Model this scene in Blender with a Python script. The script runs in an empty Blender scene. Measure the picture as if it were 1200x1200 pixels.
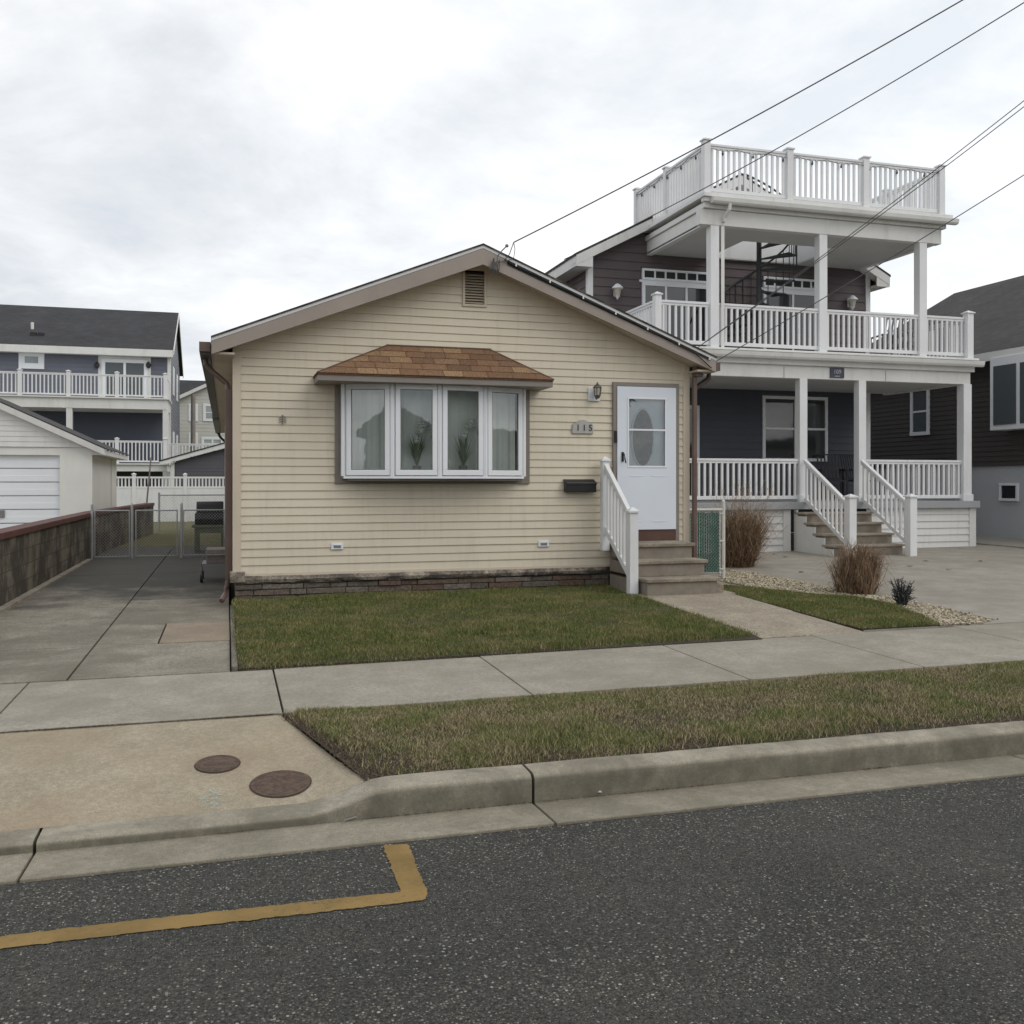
import bpy, bmesh, math, random
import numpy as np
from mathutils import Vector, Matrix
random.seed(7); rng = np.random.default_rng(7)
S = bpy.context.scene
COL = S.collection
R = math.radians
# ------------------------------------------------------------------ camera
YAW = R(16.5); FPX = 1128.0; EYE = 1.52; HOR = 565.0
FW = (math.sin(YAW), math.cos(YAW)); RT = (math.cos(YAW), -math.sin(YAW))
cam = bpy.data.objects.new("Camera", bpy.data.cameras.new("Camera")); COL.objects.link(cam)
cam.location = (0, 0, EYE); cam.rotation_euler = (R(90), 0, -YAW)
cam.data.sensor_width = 36; cam.data.lens = 36*FPX/1200; cam.data.shift_y = -35/1200
cam.data.clip_start = .05; cam.data.clip_end = 2000
S.camera = cam
def ray(x):
    t = (x-600)/FPX
    return FW[0]+RT[0]*t, FW[1]+RT[1]*t
def G(x, y, z=0.0):          # photo pixel -> point of the ground at height z
    d = FPX*(EYE-z)/(y-HOR); a, b = ray(x)
    return Vector((a*d, b*d, z))
def P(x, y, Y):              # photo pixel -> point in the plane Y
    a, b = ray(x); d = Y/b
    return Vector((a*d, Y, EYE-(y-HOR)*d/FPX))
# ------------------------------------------------------------------ object helpers
ORG = {}
def tag(o, label=None, cat=None, group=None, kind=None):
    if label: o['label'] = label
    if cat: o['category'] = cat
    if group: o['group'] = group
    if kind: o['kind'] = kind
    return o
def thing(name, loc, label, cat, group=None):
    o = bpy.data.objects.new(name, None); COL.objects.link(o)
    o.empty_display_size = .2; o.location = loc; ORG[o] = Vector(loc)
    return tag(o, label, cat, group)
def copy_tree(o, parent=None):
    c = o.copy(); COL.objects.link(c)
    if parent: c.parent = parent
    for ch in [k for k in COL.objects if k.parent == o and k is not c]:
        copy_tree(ch, c)
    return c
class MB:
    def __init__(s): s.v = []; s.f = []
    def add(s, vs, fs):
        n = len(s.v); s.v += [tuple(v) for v in vs]; s.f += [tuple(i+n for i in f) for f in fs]; return s
    def box(s, x0, x1, y0, y1, z0, z1):
        vs = [(x0,y0,z0),(x1,y0,z0),(x1,y1,z0),(x0,y1,z0),(x0,y0,z1),(x1,y0,z1),(x1,y1,z1),(x0,y1,z1)]
        return s.add(vs, [(0,3,2,1),(4,5,6,7),(0,1,5,4),(1,2,6,5),(2,3,7,6),(3,0,4,7)])
    def obox(s, o, u, v, w):           # corner o and three edge vectors
        o, u, v, w = map(Vector, (o, u, v, w))
        vs = [o, o+u, o+u+v, o+v, o+w, o+u+w, o+u+v+w, o+v+w]
        fs = [(0,3,2,1),(4,5,6,7),(0,1,5,4),(1,2,6,5),(2,3,7,6),(3,0,4,7)]
        if u.cross(v).dot(w) < 0: fs = [f[::-1] for f in fs]
        return s.add(vs, fs)
    def bar(s, a, b, w, h=None, up=(0,0,1)):   # rectangular bar between two points
        a, b = Vector(a), Vector(b); h = h or w
        d = (b-a).normalized(); up = Vector(up)
        if abs(d.dot(up)) > .98: up = Vector((0,1,0))
        sd = d.cross(up).normalized(); u2 = sd.cross(d).normalized()
        return s.obox(a-sd*w/2-u2*h/2, sd*w, b-a, u2*h)
    def tube(s, pts, r, n=8, cap=True):
        pts = [Vector(p) for p in pts]; rs = r if isinstance(r, (list, tuple)) else [r]*len(pts)
        rings = []; ref = Vector((0.13, .31, 1)).normalized()
        for i, p in enumerate(pts):
            d = (pts[min(i+1, len(pts)-1)]-pts[max(i-1, 0)]).normalized()
            rf = ref if abs(d.dot(ref)) < .95 else Vector((1, 0, 0))
            a = d.cross(rf).normalized(); b = d.cross(a)
            rings.append([p+(a*math.cos(2*math.pi*k/n)+b*math.sin(2*math.pi*k/n))*rs[i] for k in range(n)])
        vs = [q for rg in rings for q in rg]; fs = []
        for i in range(len(pts)-1):
            for k in range(n):
                k2 = (k+1) % n; fs.append((i*n+k, i*n+k2, (i+1)*n+k2, (i+1)*n+k))
        if cap: fs += [tuple(range(n))[::-1], tuple((len(pts)-1)*n+k for k in range(n))]
        return s.add(vs, fs)
    def lathe(s, c, prof, n=16, sx=1, sy=1):     # prof: (r, z)
        vs = []; fs = []
        for r, z in prof:
            for k in range(n):
                a = 2*math.pi*k/n; vs.append((c[0]+r*math.cos(a)*sx, c[1]+r*math.sin(a)*sy, c[2]+z))
        for i in range(len(prof)-1):
            for k in range(n):
                k2 = (k+1) % n; fs.append((i*n+k, i*n+k2, (i+1)*n+k2, (i+1)*n+k))
        fs += [tuple(range(n))[::-1], tuple((len(prof)-1)*n+k for k in range(n))]
        return s.add(vs, fs)
    def prism(s, poly, d):             # polygon (3D points) extruded by vector d
        n = len(poly); d = Vector(d); poly = [Vector(p) for p in poly]
        nrm = Vector((0,0,0))
        for i in range(n): nrm += poly[i].cross(poly[(i+1) % n])
        fs = [tuple(range(n))[::-1], tuple(range(n, 2*n))]+[(i, (i+1) % n, (i+1) % n+n, i+n) for i in range(n)]
        if nrm.dot(d) < 0: fs = [f[::-1] for f in fs]
        return s.add(poly+[p+d for p in poly], fs)
    def quad(s, *p): return s.add(p, [tuple(range(len(p)))])
    def build(s, name, m, parent=None, bevel=0, smooth=False, kind=None, label=None, cat=None, group=None):
        me = bpy.data.meshes.new(name)
        o = bpy.data.objects.new(name, me); COL.objects.link(o)
        off = Vector((0, 0, 0))
        if parent is not None:
            off = ORG[parent]; o.parent = parent; ORG[o] = off
        elif label:                     # own thing in one mesh: origin at its base
            xs = [v[0] for v in s.v]; ys = [v[1] for v in s.v]; zs = [v[2] for v in s.v]
            off = Vector(((min(xs)+max(xs))/2, (min(ys)+max(ys))/2, min(zs))); o.location = off; ORG[o] = off
        else: ORG[o] = off
        me.from_pydata([(v[0]-off.x, v[1]-off.y, v[2]-off.z) for v in s.v], [], s.f)
        if smooth: me.polygons.foreach_set('use_smooth', [True]*len(me.polygons))
        me.materials.append(M[m]); me.update()
        if bevel:
            b = o.modifiers.new('bevel', 'BEVEL'); b.width = bevel; b.segments = 2; b.limit_method = 'ANGLE'; b.angle_limit = R(40)
        return tag(o, label, cat, group, kind)
# ------------------------------------------------------------------ materials
M = {}
class NT:
    def __init__(s, name):
        m = bpy.data.materials.new(name); m.use_nodes = True; s.m = m; s.t = m.node_tree; s.t.nodes.clear()
        s.out = s.n('ShaderNodeOutputMaterial'); s.b = s.n('ShaderNodeBsdfPrincipled')
        s.l(s.b.outputs[0], s.out.inputs[0]); M[name] = m
        s.pos = s.n('ShaderNodeNewGeometry').outputs['Position']
        s.geo = [x for x in s.t.nodes if x.type == 'NEW_GEOMETRY'][0]
    def n(s, t, **k):
        x = s.t.nodes.new(t)
        for a, b in k.items(): setattr(x, a, b)
        return x
    def l(s, a, b): s.t.links.new(a, b)
    def mapped(s, sc=(1,1,1), rot=(0,0,0), loc=(0,0,0)):
        mp = s.n('ShaderNodeMapping'); s.l(s.pos, mp.inputs[0])
        mp.inputs['Scale'].default_value = sc; mp.inputs['Rotation'].default_value = rot; mp.inputs['Location'].default_value = loc
        return mp.outputs[0]
    def noise(s, scale, detail=4, rough=.55, vec=None, dist=0):
        x = s.n('ShaderNodeTexNoise'); x.inputs['Scale'].default_value = scale; x.inputs['Detail'].default_value = detail
        x.inputs['Roughness'].default_value = rough; x.inputs['Distortion'].default_value = dist
        s.l(vec if vec is not None else s.pos, x.inputs['Vector']); return x.outputs['Fac']
    def voro(s, scale, feat='F1', vec=None, out='Distance'):
        x = s.n('ShaderNodeTexVoronoi', feature=feat); x.inputs['Scale'].default_value = scale
        s.l(vec if vec is not None else s.pos, x.inputs['Vector']); return x.outputs[out]
    def ramp(s, f, stops, interp='LINEAR'):
        x = s.n('ShaderNodeValToRGB'); x.color_ramp.interpolation = interp; e = x.color_ramp.elements
        while len(e) < len(stops): e.new(.5)
        for i, (p, c) in enumerate(stops):
            e[i].position = p; e[i].color = (*c, 1) if isinstance(c, tuple) else (c, c, c, 1)
        s.l(f, x.inputs[0]); return x.outputs[0]
    def mix(s, f, a, b, mode='MIX'):
        x = s.n('ShaderNodeMix', data_type='RGBA', blend_type=mode)
        for v, i in ((f, 0), (a, 6), (b, 7)):
            if isinstance(v, (int, float)): x.inputs[i].default_value = v if i == 0 else (v, v, v, 1)
            elif isinstance(v, tuple): x.inputs[i].default_value = (*v, 1)
            else: s.l(v, x.inputs[i])
        return x.outputs[2]
    def math(s, op, a, b=0):
        x = s.n('ShaderNodeMath', operation=op)
        for v, i in ((a, 0), (b, 1)):
            if isinstance(v, (int, float)): x.inputs[i].default_value = v
            else: s.l(v, x.inputs[i])
        return x.outputs[0]
    def bump(s, h, strength=.3, dist=.01):
        x = s.n('ShaderNodeBump'); x.inputs['Strength'].default_value = strength; x.inputs['Distance'].default_value = dist
        s.l(h, x.inputs['Height']); s.l(x.outputs[0], s.b.inputs['Normal'])
    def col(s, c):
        if isinstance(c, tuple): s.b.inputs['Base Color'].default_value = (*c, 1)
        else: s.l(c, s.b.inputs['Base Color'])
    def rough(s, r):
        if isinstance(r, (int, float)): s.b.inputs['Roughness'].default_value = r
        else: s.l(r, s.b.inputs['Roughness'])
def sc(c, k): return tuple(x*k for x in c)
def simple(name, c, rough=.5, var=.15, scale=2.5, bump=.0, bscale=60, metal=0, dirt=None, spec=.5):
    t = NT(name); n1 = t.noise(scale, 5, .6)
    k = t.ramp(n1, [(.3, sc(c, 1-var)), (.7, sc(c, 1+var*.5))])
    if dirt:
        d = t.ramp(t.noise(1.3, 6, .7, t.mapped((3, 3, .6))), [(.52, 0.0), (.75, 1.0)])
        k = t.mix(t.math('MULTIPLY', d, dirt[1]), k, dirt[0])
    t.col(k); t.rough(rough); t.b.inputs['Metallic'].default_value = metal
    t.b.inputs['Specular IOR Level'].default_value = spec
    if bump: t.bump(t.noise(bscale, 4, .6), bump, .004)
    return t
simple('white_vinyl', (.74, .75, .76), .45, .06, 1.5, dirt=((.5, .5, .46), .35))
simple('white_frame', (.78, .80, .83), .35, .04, 2)
simple('white_paint', (.70, .70, .68), .5, .08, 1.2, dirt=((.42, .41, .37), .4))
simple('door_white', (.70, .75, .82), .35, .03, 2)
simple('taupe_trim', (.235, .205, .18), .5, .1, 3)
simple('fascia_taupe', (.32, .275, .235), .5, .12, 1.7, dirt=((.24, .2, .16), .4))
simple('soffit_beige', (.50, .44, .35), .6, .1, 2, dirt=((.2, .17, .12), .5))
simple('drip_metal', (.62, .62, .62), .35, .1, 3)
simple('beige_trim', (.60, .52, .41), .5, .05, 2, dirt=((.4, .36, .28), .25))
simple('brown_gutter', (.135, .088, .072), .4, .2, 3)
simple('brown_dark', (.045, .032, .026), .45, .2, 3)
simple('pink_spout', (.52, .46, .44), .5, .1, 3)
simple('black_metal', (.012, .012, .013), .4, .2, 5)
simple('black_rubber', (.015, .015, .016), .8, .2, 5)
simple('stair_metal', (.03, .035, .038), .45, .2, 5)
simple('wire_black', (.075, .075, .078), .6, .1, 5)
simple('galv', (.42, .43, .44), .4, .15, 8, metal=.4)
simple('white_post', (.62, .62, .58), .5, .1, 8)
simple('green_slat', (.022, .13, .085), .45, .3, 8)
simple('kick_brown', (.10, .05, .035), .45, .2, 5)
simple('plaque_grey', (.42, .41, .39), .7, .12, 20, bump=.3)
simple('digit_dark', (.03, .03, .03), .5, .1, 5)
simple('lamp_bronze', (.14, .14, .125), .4, .3, 30, metal=.5)
simple('grey_house_siding', (.125, .135, .17), .55, .08, .8)
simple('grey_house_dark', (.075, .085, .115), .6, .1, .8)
simple('cream_siding', (.52, .52, .48), .6, .08, .6)
simple('cream_stucco', (.72, .72, .68), .8, .08, .9, bump=.2, bscale=30, dirt=((.55, .53, .47), .3))
simple('garage_door_white', (.76, .79, .82), .5, .05, 1)
simple('shed_siding', (.085, .082, .095), .6, .15, 1)
simple('far_siding', (.055, .05, .046), .65, .15, 1, dirt=((.08, .075, .07), .5))
simple('far_foundation', (.46, .48, .51), .75, .06, 1)
simple('upper_siding', (.105, .082, .086), .6, .16, 1.2, dirt=((.11, .09, .085), .5))
simple('lower_siding', (.062, .07, .09), .55, .12, 1)
simple('deck_grey', (.34, .35, .36), .6, .1, 2)
simple('porch_ceiling', (.55, .55, .53), .6, .06, 2)
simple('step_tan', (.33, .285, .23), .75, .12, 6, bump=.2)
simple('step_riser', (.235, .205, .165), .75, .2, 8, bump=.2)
simple('curtain', (.80, .82, .78), .9, .1, 2)
simple('room_wall', (.30, .30, .28), .9, .1, 2)
simple('leaf_green', (.13, .2, .08), .5, .4, 20)
simple('petal_white', (.85, .86, .84), .6, .1, 20)
simple('pot_clay', (.3, .25, .2), .7, .2, 20)
simple('wood_green', (.12, .13, .085), .75, .3, 8)
simple('metal_grey', (.2, .2, .2), .5, .2, 8)
simple('plank_grey', (.2, .18, .16), .8, .3, 8)
simple('sign_navy', (.045, .05, .075), .5, .1, 8)
simple('sign_letter', (.35, .37, .42), .5, .1, 8)
simple('pole_wood', (.24, .22, .2), .8, .2, 3)
simple('soil', (.05, .038, .026), .95, .4, 12, bump=.6, bscale=40)
simple('opposite_wall', (.34, .34, .33), .7, .1, 1)
simple('opposite_roof', (.10, .10, .10), .8, .1, 1)
simple('leaf_dead', (.09, .05, .03), .8, .3, 10)
simple('litter_white', (.6, .6, .58), .6, .1, 10)
simple('lamp_glass', (.5, .47, .38), .2, .1, 10)
simple('chair_dark', (.025, .025, .03), .6, .2, 10)
simple('rust_red', (.11, .036, .028), .7, .3, 5, dirt=((.04, .03, .025), .7))
# vinyl siding with faint seams and streaks
def siding(name, c, c2):
    t = NT(name)
    a = t.ramp(t.noise(.8, 5, .6, t.mapped((1, 1, 2))), [(.3, c), (.75, c2)])
    st = t.ramp(t.noise(2.2, 6, .65, t.mapped((5, 5, .5))), [(.5, 0.0), (.8, 1.0)])
    a = t.mix(t.math('MULTIPLY', st, .32), a, sc(c, .62))
    t.col(a); t.rough(.48); t.bump(t.noise(7, 4, .6, t.mapped((1, 1, 14))), .12, .004)
siding('beige_siding', (.62, .555, .43), (.67, .605, .48))
siding('white_siding', (.66, .66, .64), (.72, .72, .71))
# dark glass
t = NT('dark_glass'); t.col((.02, .024, .026)); t.rough(.04); t.b.inputs['Specular IOR Level'].default_value = .9
t.bump(t.noise(1.8, 2), .05, .02)
t = NT('pale_glass'); t.col(t.ramp(t.noise(.7, 3), [(.35, (.2, .24, .24)), (.7, (.38, .43, .42))])); t.rough(.08)
t = NT('mid_glass'); t.col((.085, .10, .105)); t.rough(.1)
t = NT('oval_glass'); t.col(t.ramp(t.voro(14), [(.1, (.035, .04, .03)), (.8, (.085, .095, .075))])); t.rough(.5); t.b.inputs['Specular IOR Level'].default_value = .1
# see-through window glass
t = NT('window_glass'); t.t.nodes.remove(t.b)
tr = t.n('ShaderNodeBsdfTransparent'); tr.inputs[0].default_value = (.90, .94, .92, 1)
gl = t.n('ShaderNodeBsdfGlossy'); gl.inputs['Roughness'].default_value = .015; gl.inputs[0].default_value = (.9, .93, .95, 1)
lw = t.n('ShaderNodeFresnel'); lw.inputs[0].default_value = 1.5
f = t.math('ADD', t.math('MULTIPLY', lw.outputs[0], 1.5), .07)
mx = t.n('ShaderNodeMixShader'); t.l(f, mx.inputs[0]); t.l(tr.outputs[0], mx.inputs[1]); t.l(gl.outputs[0], mx.inputs[2]); t.l(mx.outputs[0], t.out.inputs[0])
b = t.n('ShaderNodeBump'); b.inputs['Strength'].default_value = .06; b.inputs['Distance'].default_value = .02
t.l(t.noise(2.5, 2), b.inputs['Height']); t.l(b.outputs[0], gl.inputs['Normal'])
# asphalt
t = NT('asphalt')
base = t.ramp(t.noise(1.1, 6, .65), [(.36, (.019, .0187, .0165)), (.64, (.031, .030, .026))])
fine = t.ramp(t.noise(70, 4, .75), [(.40, .32), (.60, 1.95)])
base = t.mix(1, base, fine, 'MULTIPLY')
def chips(scale, thr, rad, stops):
    global base
    vc = t.n('ShaderNodeTexVoronoi'); vc.inputs['Scale'].default_value = scale; vc.inputs['Randomness'].default_value = 1; t.l(t.pos, vc.inputs['Vector'])
    sp_ = t.n('ShaderNodeSeparateColor'); t.l(vc.outputs['Color'], sp_.inputs[0])
    k_ = t.math('MULTIPLY', t.math('GREATER_THAN', sp_.outputs[0], thr), t.math('LESS_THAN', t.math('MULTIPLY', vc.outputs['Distance'], t.math('ADD', .6, sp_.outputs[2])), rad))
    base = t.mix(k_, base, t.ramp(sp_.outputs[1], stops))
chips(150, .45, .36, [(0, (.05, .047, .036)), (1, (.115, .11, .088))])
chips(95, .55, .36, [(0, (.06, .055, .043)), (.7, (.125, .118, .092)), (1, (.30, .29, .25))])
chips(64, .90, .25, [(0, (.12, .115, .10)), (.8, (.22, .21, .18)), (1, (.42, .41, .38))])
t.col(base); t.rough(.88); t.bump(t.mix(.5, t.voro(95), t.noise(120, 3)), .8, .006)
# concrete family
def concrete(name, c, c2, stain, *a_, **k_):
    w_ = lambda v: (v[0]*1.025, v[1]*.975, v[2]*.905)
    return concrete_(name, w_(c), w_(c2), w_(stain), *a_, **k_)
def concrete_(name, c, c2, stain, stain_amt=.5, sscale=.7, agg=.12, thr=(.45, .62), back=False, face=False):
    t = NT(name)
    k = t.ramp(t.noise(2.3, 8, .7), [(.4, c), (.6, c2)])
    k = t.mix(1, k, t.ramp(t.noise(150, 2, .7), [(.42, 1-agg*1.4), (.58, 1+agg*1.4)]), 'MULTIPLY')
    k = t.mix(1, k, t.ramp(t.noise(30, 5, .7), [(.4, 1-agg*.9), (.6, 1+agg*.8)]), 'MULTIPLY')
    s1 = t.ramp(t.noise(sscale, 9, .72, None, .4), [(thr[0], 0.0), (thr[1], 1.0)])
    k = t.mix(t.math('MULTIPLY', s1, stain_amt), k, stain)
    if back:                      # darkens toward the back of the driveway, mottled by noise
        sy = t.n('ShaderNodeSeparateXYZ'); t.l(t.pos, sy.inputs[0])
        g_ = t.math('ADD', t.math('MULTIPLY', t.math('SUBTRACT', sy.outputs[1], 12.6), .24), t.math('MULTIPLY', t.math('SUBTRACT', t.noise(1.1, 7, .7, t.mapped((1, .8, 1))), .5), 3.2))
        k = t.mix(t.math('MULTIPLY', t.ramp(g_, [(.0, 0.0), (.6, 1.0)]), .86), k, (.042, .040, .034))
    cr = t.math('MULTIPLY', t.math('GREATER_THAN', t.noise(46, 2, .5), .70), .4)
    k = t.mix(cr, k, sc(c, .5))
    if face:                      # road grime plus the upright face's skylight shade, mixed into the colour
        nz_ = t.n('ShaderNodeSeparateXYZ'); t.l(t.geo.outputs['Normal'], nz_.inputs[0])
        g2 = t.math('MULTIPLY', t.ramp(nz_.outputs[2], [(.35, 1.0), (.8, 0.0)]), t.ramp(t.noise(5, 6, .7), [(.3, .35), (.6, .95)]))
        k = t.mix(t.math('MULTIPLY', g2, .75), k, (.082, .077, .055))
    t.col(k); t.rough(.85); t.bump(t.noise(110, 4, .7), .35, .003)
    return t
concrete('sidewalk_concrete', (.265, .255, .222), (.325, .315, .28), (.21, .195, .155), .6)
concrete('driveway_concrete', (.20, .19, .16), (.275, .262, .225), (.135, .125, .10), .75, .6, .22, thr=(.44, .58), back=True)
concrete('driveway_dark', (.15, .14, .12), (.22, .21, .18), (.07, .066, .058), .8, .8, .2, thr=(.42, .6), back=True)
concrete('driveway_patch', (.25, .21, .165), (.31, .265, .205), (.16, .135, .11), .5)
concrete('apron_concrete', (.285, .255, .195), (.345, .31, .245), (.27, .215, .14), .5, .8)
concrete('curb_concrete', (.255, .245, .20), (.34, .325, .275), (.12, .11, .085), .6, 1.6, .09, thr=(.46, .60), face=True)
concrete('gutter_concrete', (.21, .20, .16), (.28, .265, .22), (.15, .14, .11), .7, 1.3, .12)
concrete('path_concrete', (.27, .245, .2), (.34, .31, .255), (.22, .19, .15), .4, 1.0, .25)
concrete('pad_concrete', (.255, .245, .22), (.32, .31, .285), (.205, .19, .165), .5, .4, .06)
concrete('step_concrete', (.235, .21, .175), (.31, .28, .235), (.13, .12, .095), .7, 2.0, .2)
concrete('ledge_stone', (.24, .22, .19), (.34, .31, .27), (.06, .055, .05), .9, 3.5, .35, thr=(.45, .58))
concrete('cap_concrete', (.25, .23, .2), (.32, .3, .26), (.12, .11, .1), .6, 3)
# block wall
t = NT('block_wall')
br = t.n('ShaderNodeTexBrick'); mp = t.mapped((1, 1, 1), (R(90), 0, R(90)))
cxyz = t.n('ShaderNodeSeparateXYZ'); t.l(t.pos, cxyz.inputs[0]); cc = t.n('ShaderNodeCombineXYZ'); t.l(cxyz.outputs[1], cc.inputs[0]); t.l(cxyz.outputs[2], cc.inputs[1])
t.l(cc.outputs[0], br.inputs['Vector']); br.inputs['Scale'].default_value = 1; br.inputs['Brick Width'].default_value = .42; br.inputs['Row Height'].default_value = .21
br.inputs['Mortar Size'].default_value = .012; br.inputs['Mortar Smooth'].default_value = .6
br.inputs['Color1'].default_value = (.13, .11, .078, 1); br.inputs['Color2'].default_value = (.19, .165, .125, 1); br.inputs['Mortar'].default_value = (.085, .075, .06, 1)
k = br.outputs[0]; k = t.mix(t.ramp(t.noise(1.6, 6, .7, t.mapped((1, 1, .7))), [(.42, 0.0), (.54, .9)]), k, (.035, .03, .022))
t.col(k); t.rough(.9); t.bump(t.mix(.5, br.outputs[1], t.noise(40, 4)), .4, .01)
# coursed stone of the foundation: colour per stone
t = NT('ledge_rock')
k = t.ramp(t.geo.outputs['Random Per Island'], [(0, (.11, .095, .075)), (.4, (.17, .15, .12)), (.7, (.13, .085, .06)), (1, (.22, .2, .17))])
k = t.mix(1, k, t.ramp(t.noise(26, 5, .7), [(.3, .45), (.7, 1.35)]), 'MULTIPLY'); t.col(k); t.rough(.9); t.bump(t.noise(30, 5, .7), .9, .02)
# shingles made as single tabs
def tabmat(name, stops, f=.35):
    t = NT(name); k = t.ramp(t.geo.outputs['Random Per Island'], stops)
    k = t.mix(1, k, t.ramp(t.noise(60, 3, .7), [(.3, 1-f), (.7, 1+f)]), 'MULTIPLY'); t.col(k); t.rough(.9); t.bump(t.noise(150, 2), .4, .003)
tabmat('brown_shingle', [(0, (.13, .07, .038)), (.35, (.20, .115, .062)), (.7, (.165, .09, .052)), (1, (.28, .18, .095))], .55)
def shingle(name, c1, c2, ax='x'):
    t = NT(name); br = t.n('ShaderNodeTexBrick')
    sp = t.n('ShaderNodeSeparateXYZ'); t.l(t.pos, sp.inputs[0]); cc = t.n('ShaderNodeCombineXYZ')
    t.l(sp.outputs[0 if ax == 'x' else 1], cc.inputs[0]); t.l(sp.outputs[2], cc.inputs[1]); t.l(cc.outputs[0], br.inputs['Vector'])
    br.inputs['Scale'].default_value = 1; br.inputs['Brick Width'].default_value = .3; br.inputs['Row Height'].default_value = .075; br.inputs['Mortar Size'].default_value = .006
    br.inputs['Color1'].default_value = (*c1, 1); br.inputs['Color2'].default_value = (*c2, 1); br.inputs['Mortar'].default_value = (*sc(c1, .5), 1)
    k = t.mix(1, br.outputs[0], t.ramp(t.noise(.8, 6, .7), [(.3, .75), (.7, 1.25)]), 'MULTIPLY'); t.col(k); t.rough(.9); t.bump(t.noise(80, 3), .4, .005)
shingle('dark_shingle', (.035, .036, .04), (.05, .05, .054)); shingle('dark_shingle_side', (.04, .038, .038), (.058, .055, .054), 'y')
shingle('brown_roof', (.07, .06, .05), (.1, .085, .07), 'y')
# grass blades
def grassmat(name, stops, patch, pscale, ps=(.42, .6)):
    t = NT(name); k = t.ramp(t.geo.outputs['Random Per Island'], stops)
    p = t.ramp(t.noise(pscale, 5, .65), [(ps[0], 0.0), (ps[1], 1.0)])
    k2 = t.ramp(t.geo.outputs['Random Per Island'], patch)
    k = t.mix(p, k, k2); t.col(k); t.rough(.65); t.b.inputs['Specular IOR Level'].default_value = .25
    return t
grassmat('lawn_blade', [(0, (.065, .095, .022)), (.5, (.12, .148, .038)), (.85, (.19, .195, .062)), (1, (.34, .30, .15))],
         [(0, (.12, .13, .045)), (.5, (.20, .185, .07)), (.8, (.29, .25, .11)), (1, (.40, .34, .2))], 1.9, (.46, .62))
grassmat('verge_blade', [(0, (.06, .10, .024)), (.35, (.13, .165, .045)), (.65, (.25, .235, .10)), (1, (.46, .40, .23))],
         [(0, (.08, .065, .035)), (.35, (.20, .165, .085)), (.7, (.38, .32, .18)), (1, (.56, .49, .31))], 2.1, (.43, .57))
t = NT('thatch'); t.col(t.ramp(t.geo.outputs['Random Per Island'], [(0, (.035, .026, .018)), (.5, (.085, .06, .04)), (.85, (.17, .125, .08)), (1, (.32, .25, .16))])); t.rough(.9)
t = NT('reed'); t.col(t.ramp(t.geo.outputs['Random Per Island'], [(0, (.09, .05, .03)), (.45, (.20, .125, .075)), (.8, (.32, .215, .13)), (1, (.52, .40, .26))])); t.rough(.7)
t = NT('yard_grass'); t.col(t.ramp(t.noise(6, 7, .75), [(.3, (.10, .10, .035)), (.55, (.17, .15, .06)), (.75, (.12, .13, .05))])); t.rough(.95); t.bump(t.noise(60, 4, .8), .9, .03)
t = NT('gravel'); t.col(t.ramp(t.geo.outputs['Random Per Island'], [(0, (.10, .075, .055)), (.25, (.24, .195, .13)), (.6, (.38, .33, .23)), (1, (.54, .49, .37))])); t.rough(.85)
t = NT('gravel_bed'); t.col(t.ramp(t.noise(30, 4), [(.3, (.12, .1, .07)), (.7, (.3, .26, .19))])); t.rough(.95)
# rusty iron covers
t = NT('iron_cover'); t.col(t.ramp(t.noise(25, 5, .7), [(.35, (.045, .028, .02)), (.65, (.12, .075, .05))])); t.rough(.75)
t.bump(t.voro(42), .7, .008)
# worn yellow paint
t = NT('yellow_paint'); w = t.ramp(t.noise(60, 4, .75), [(.56, 0.0), (.64, 1.0)])
w2 = t.ramp(t.noise(2.6, 4, .6), [(.45, 0.15), (.7, .9)])
k = t.ramp(t.noise(4, 5, .6), [(.4, (.19, .12, .032)), (.6, (.26, .165, .05))])
k = t.mix(t.math('MULTIPLY', w, w2), k, (.06, .058, .05)); t.col(k); t.rough(.8); t.bump(t.mix(.5, t.voro(72), t.noise(120, 3)), .5, .005)
t = NT('blue_mark'); t.col((.42, .52, .47)); t.rough(.9)
mt = t.n('ShaderNodeMixShader'); tp = t.n('ShaderNodeBsdfTransparent'); ff = t.ramp(t.noise(34, 5, .8), [(.48, 0.0), (.62, .7)])
t.l(ff, mt.inputs[0]); t.l(tp.outputs[0], mt.inputs[1]); t.l(t.b.outputs[0], mt.inputs[2]); t.l(mt.outputs[0], t.out.inputs[0])

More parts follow.
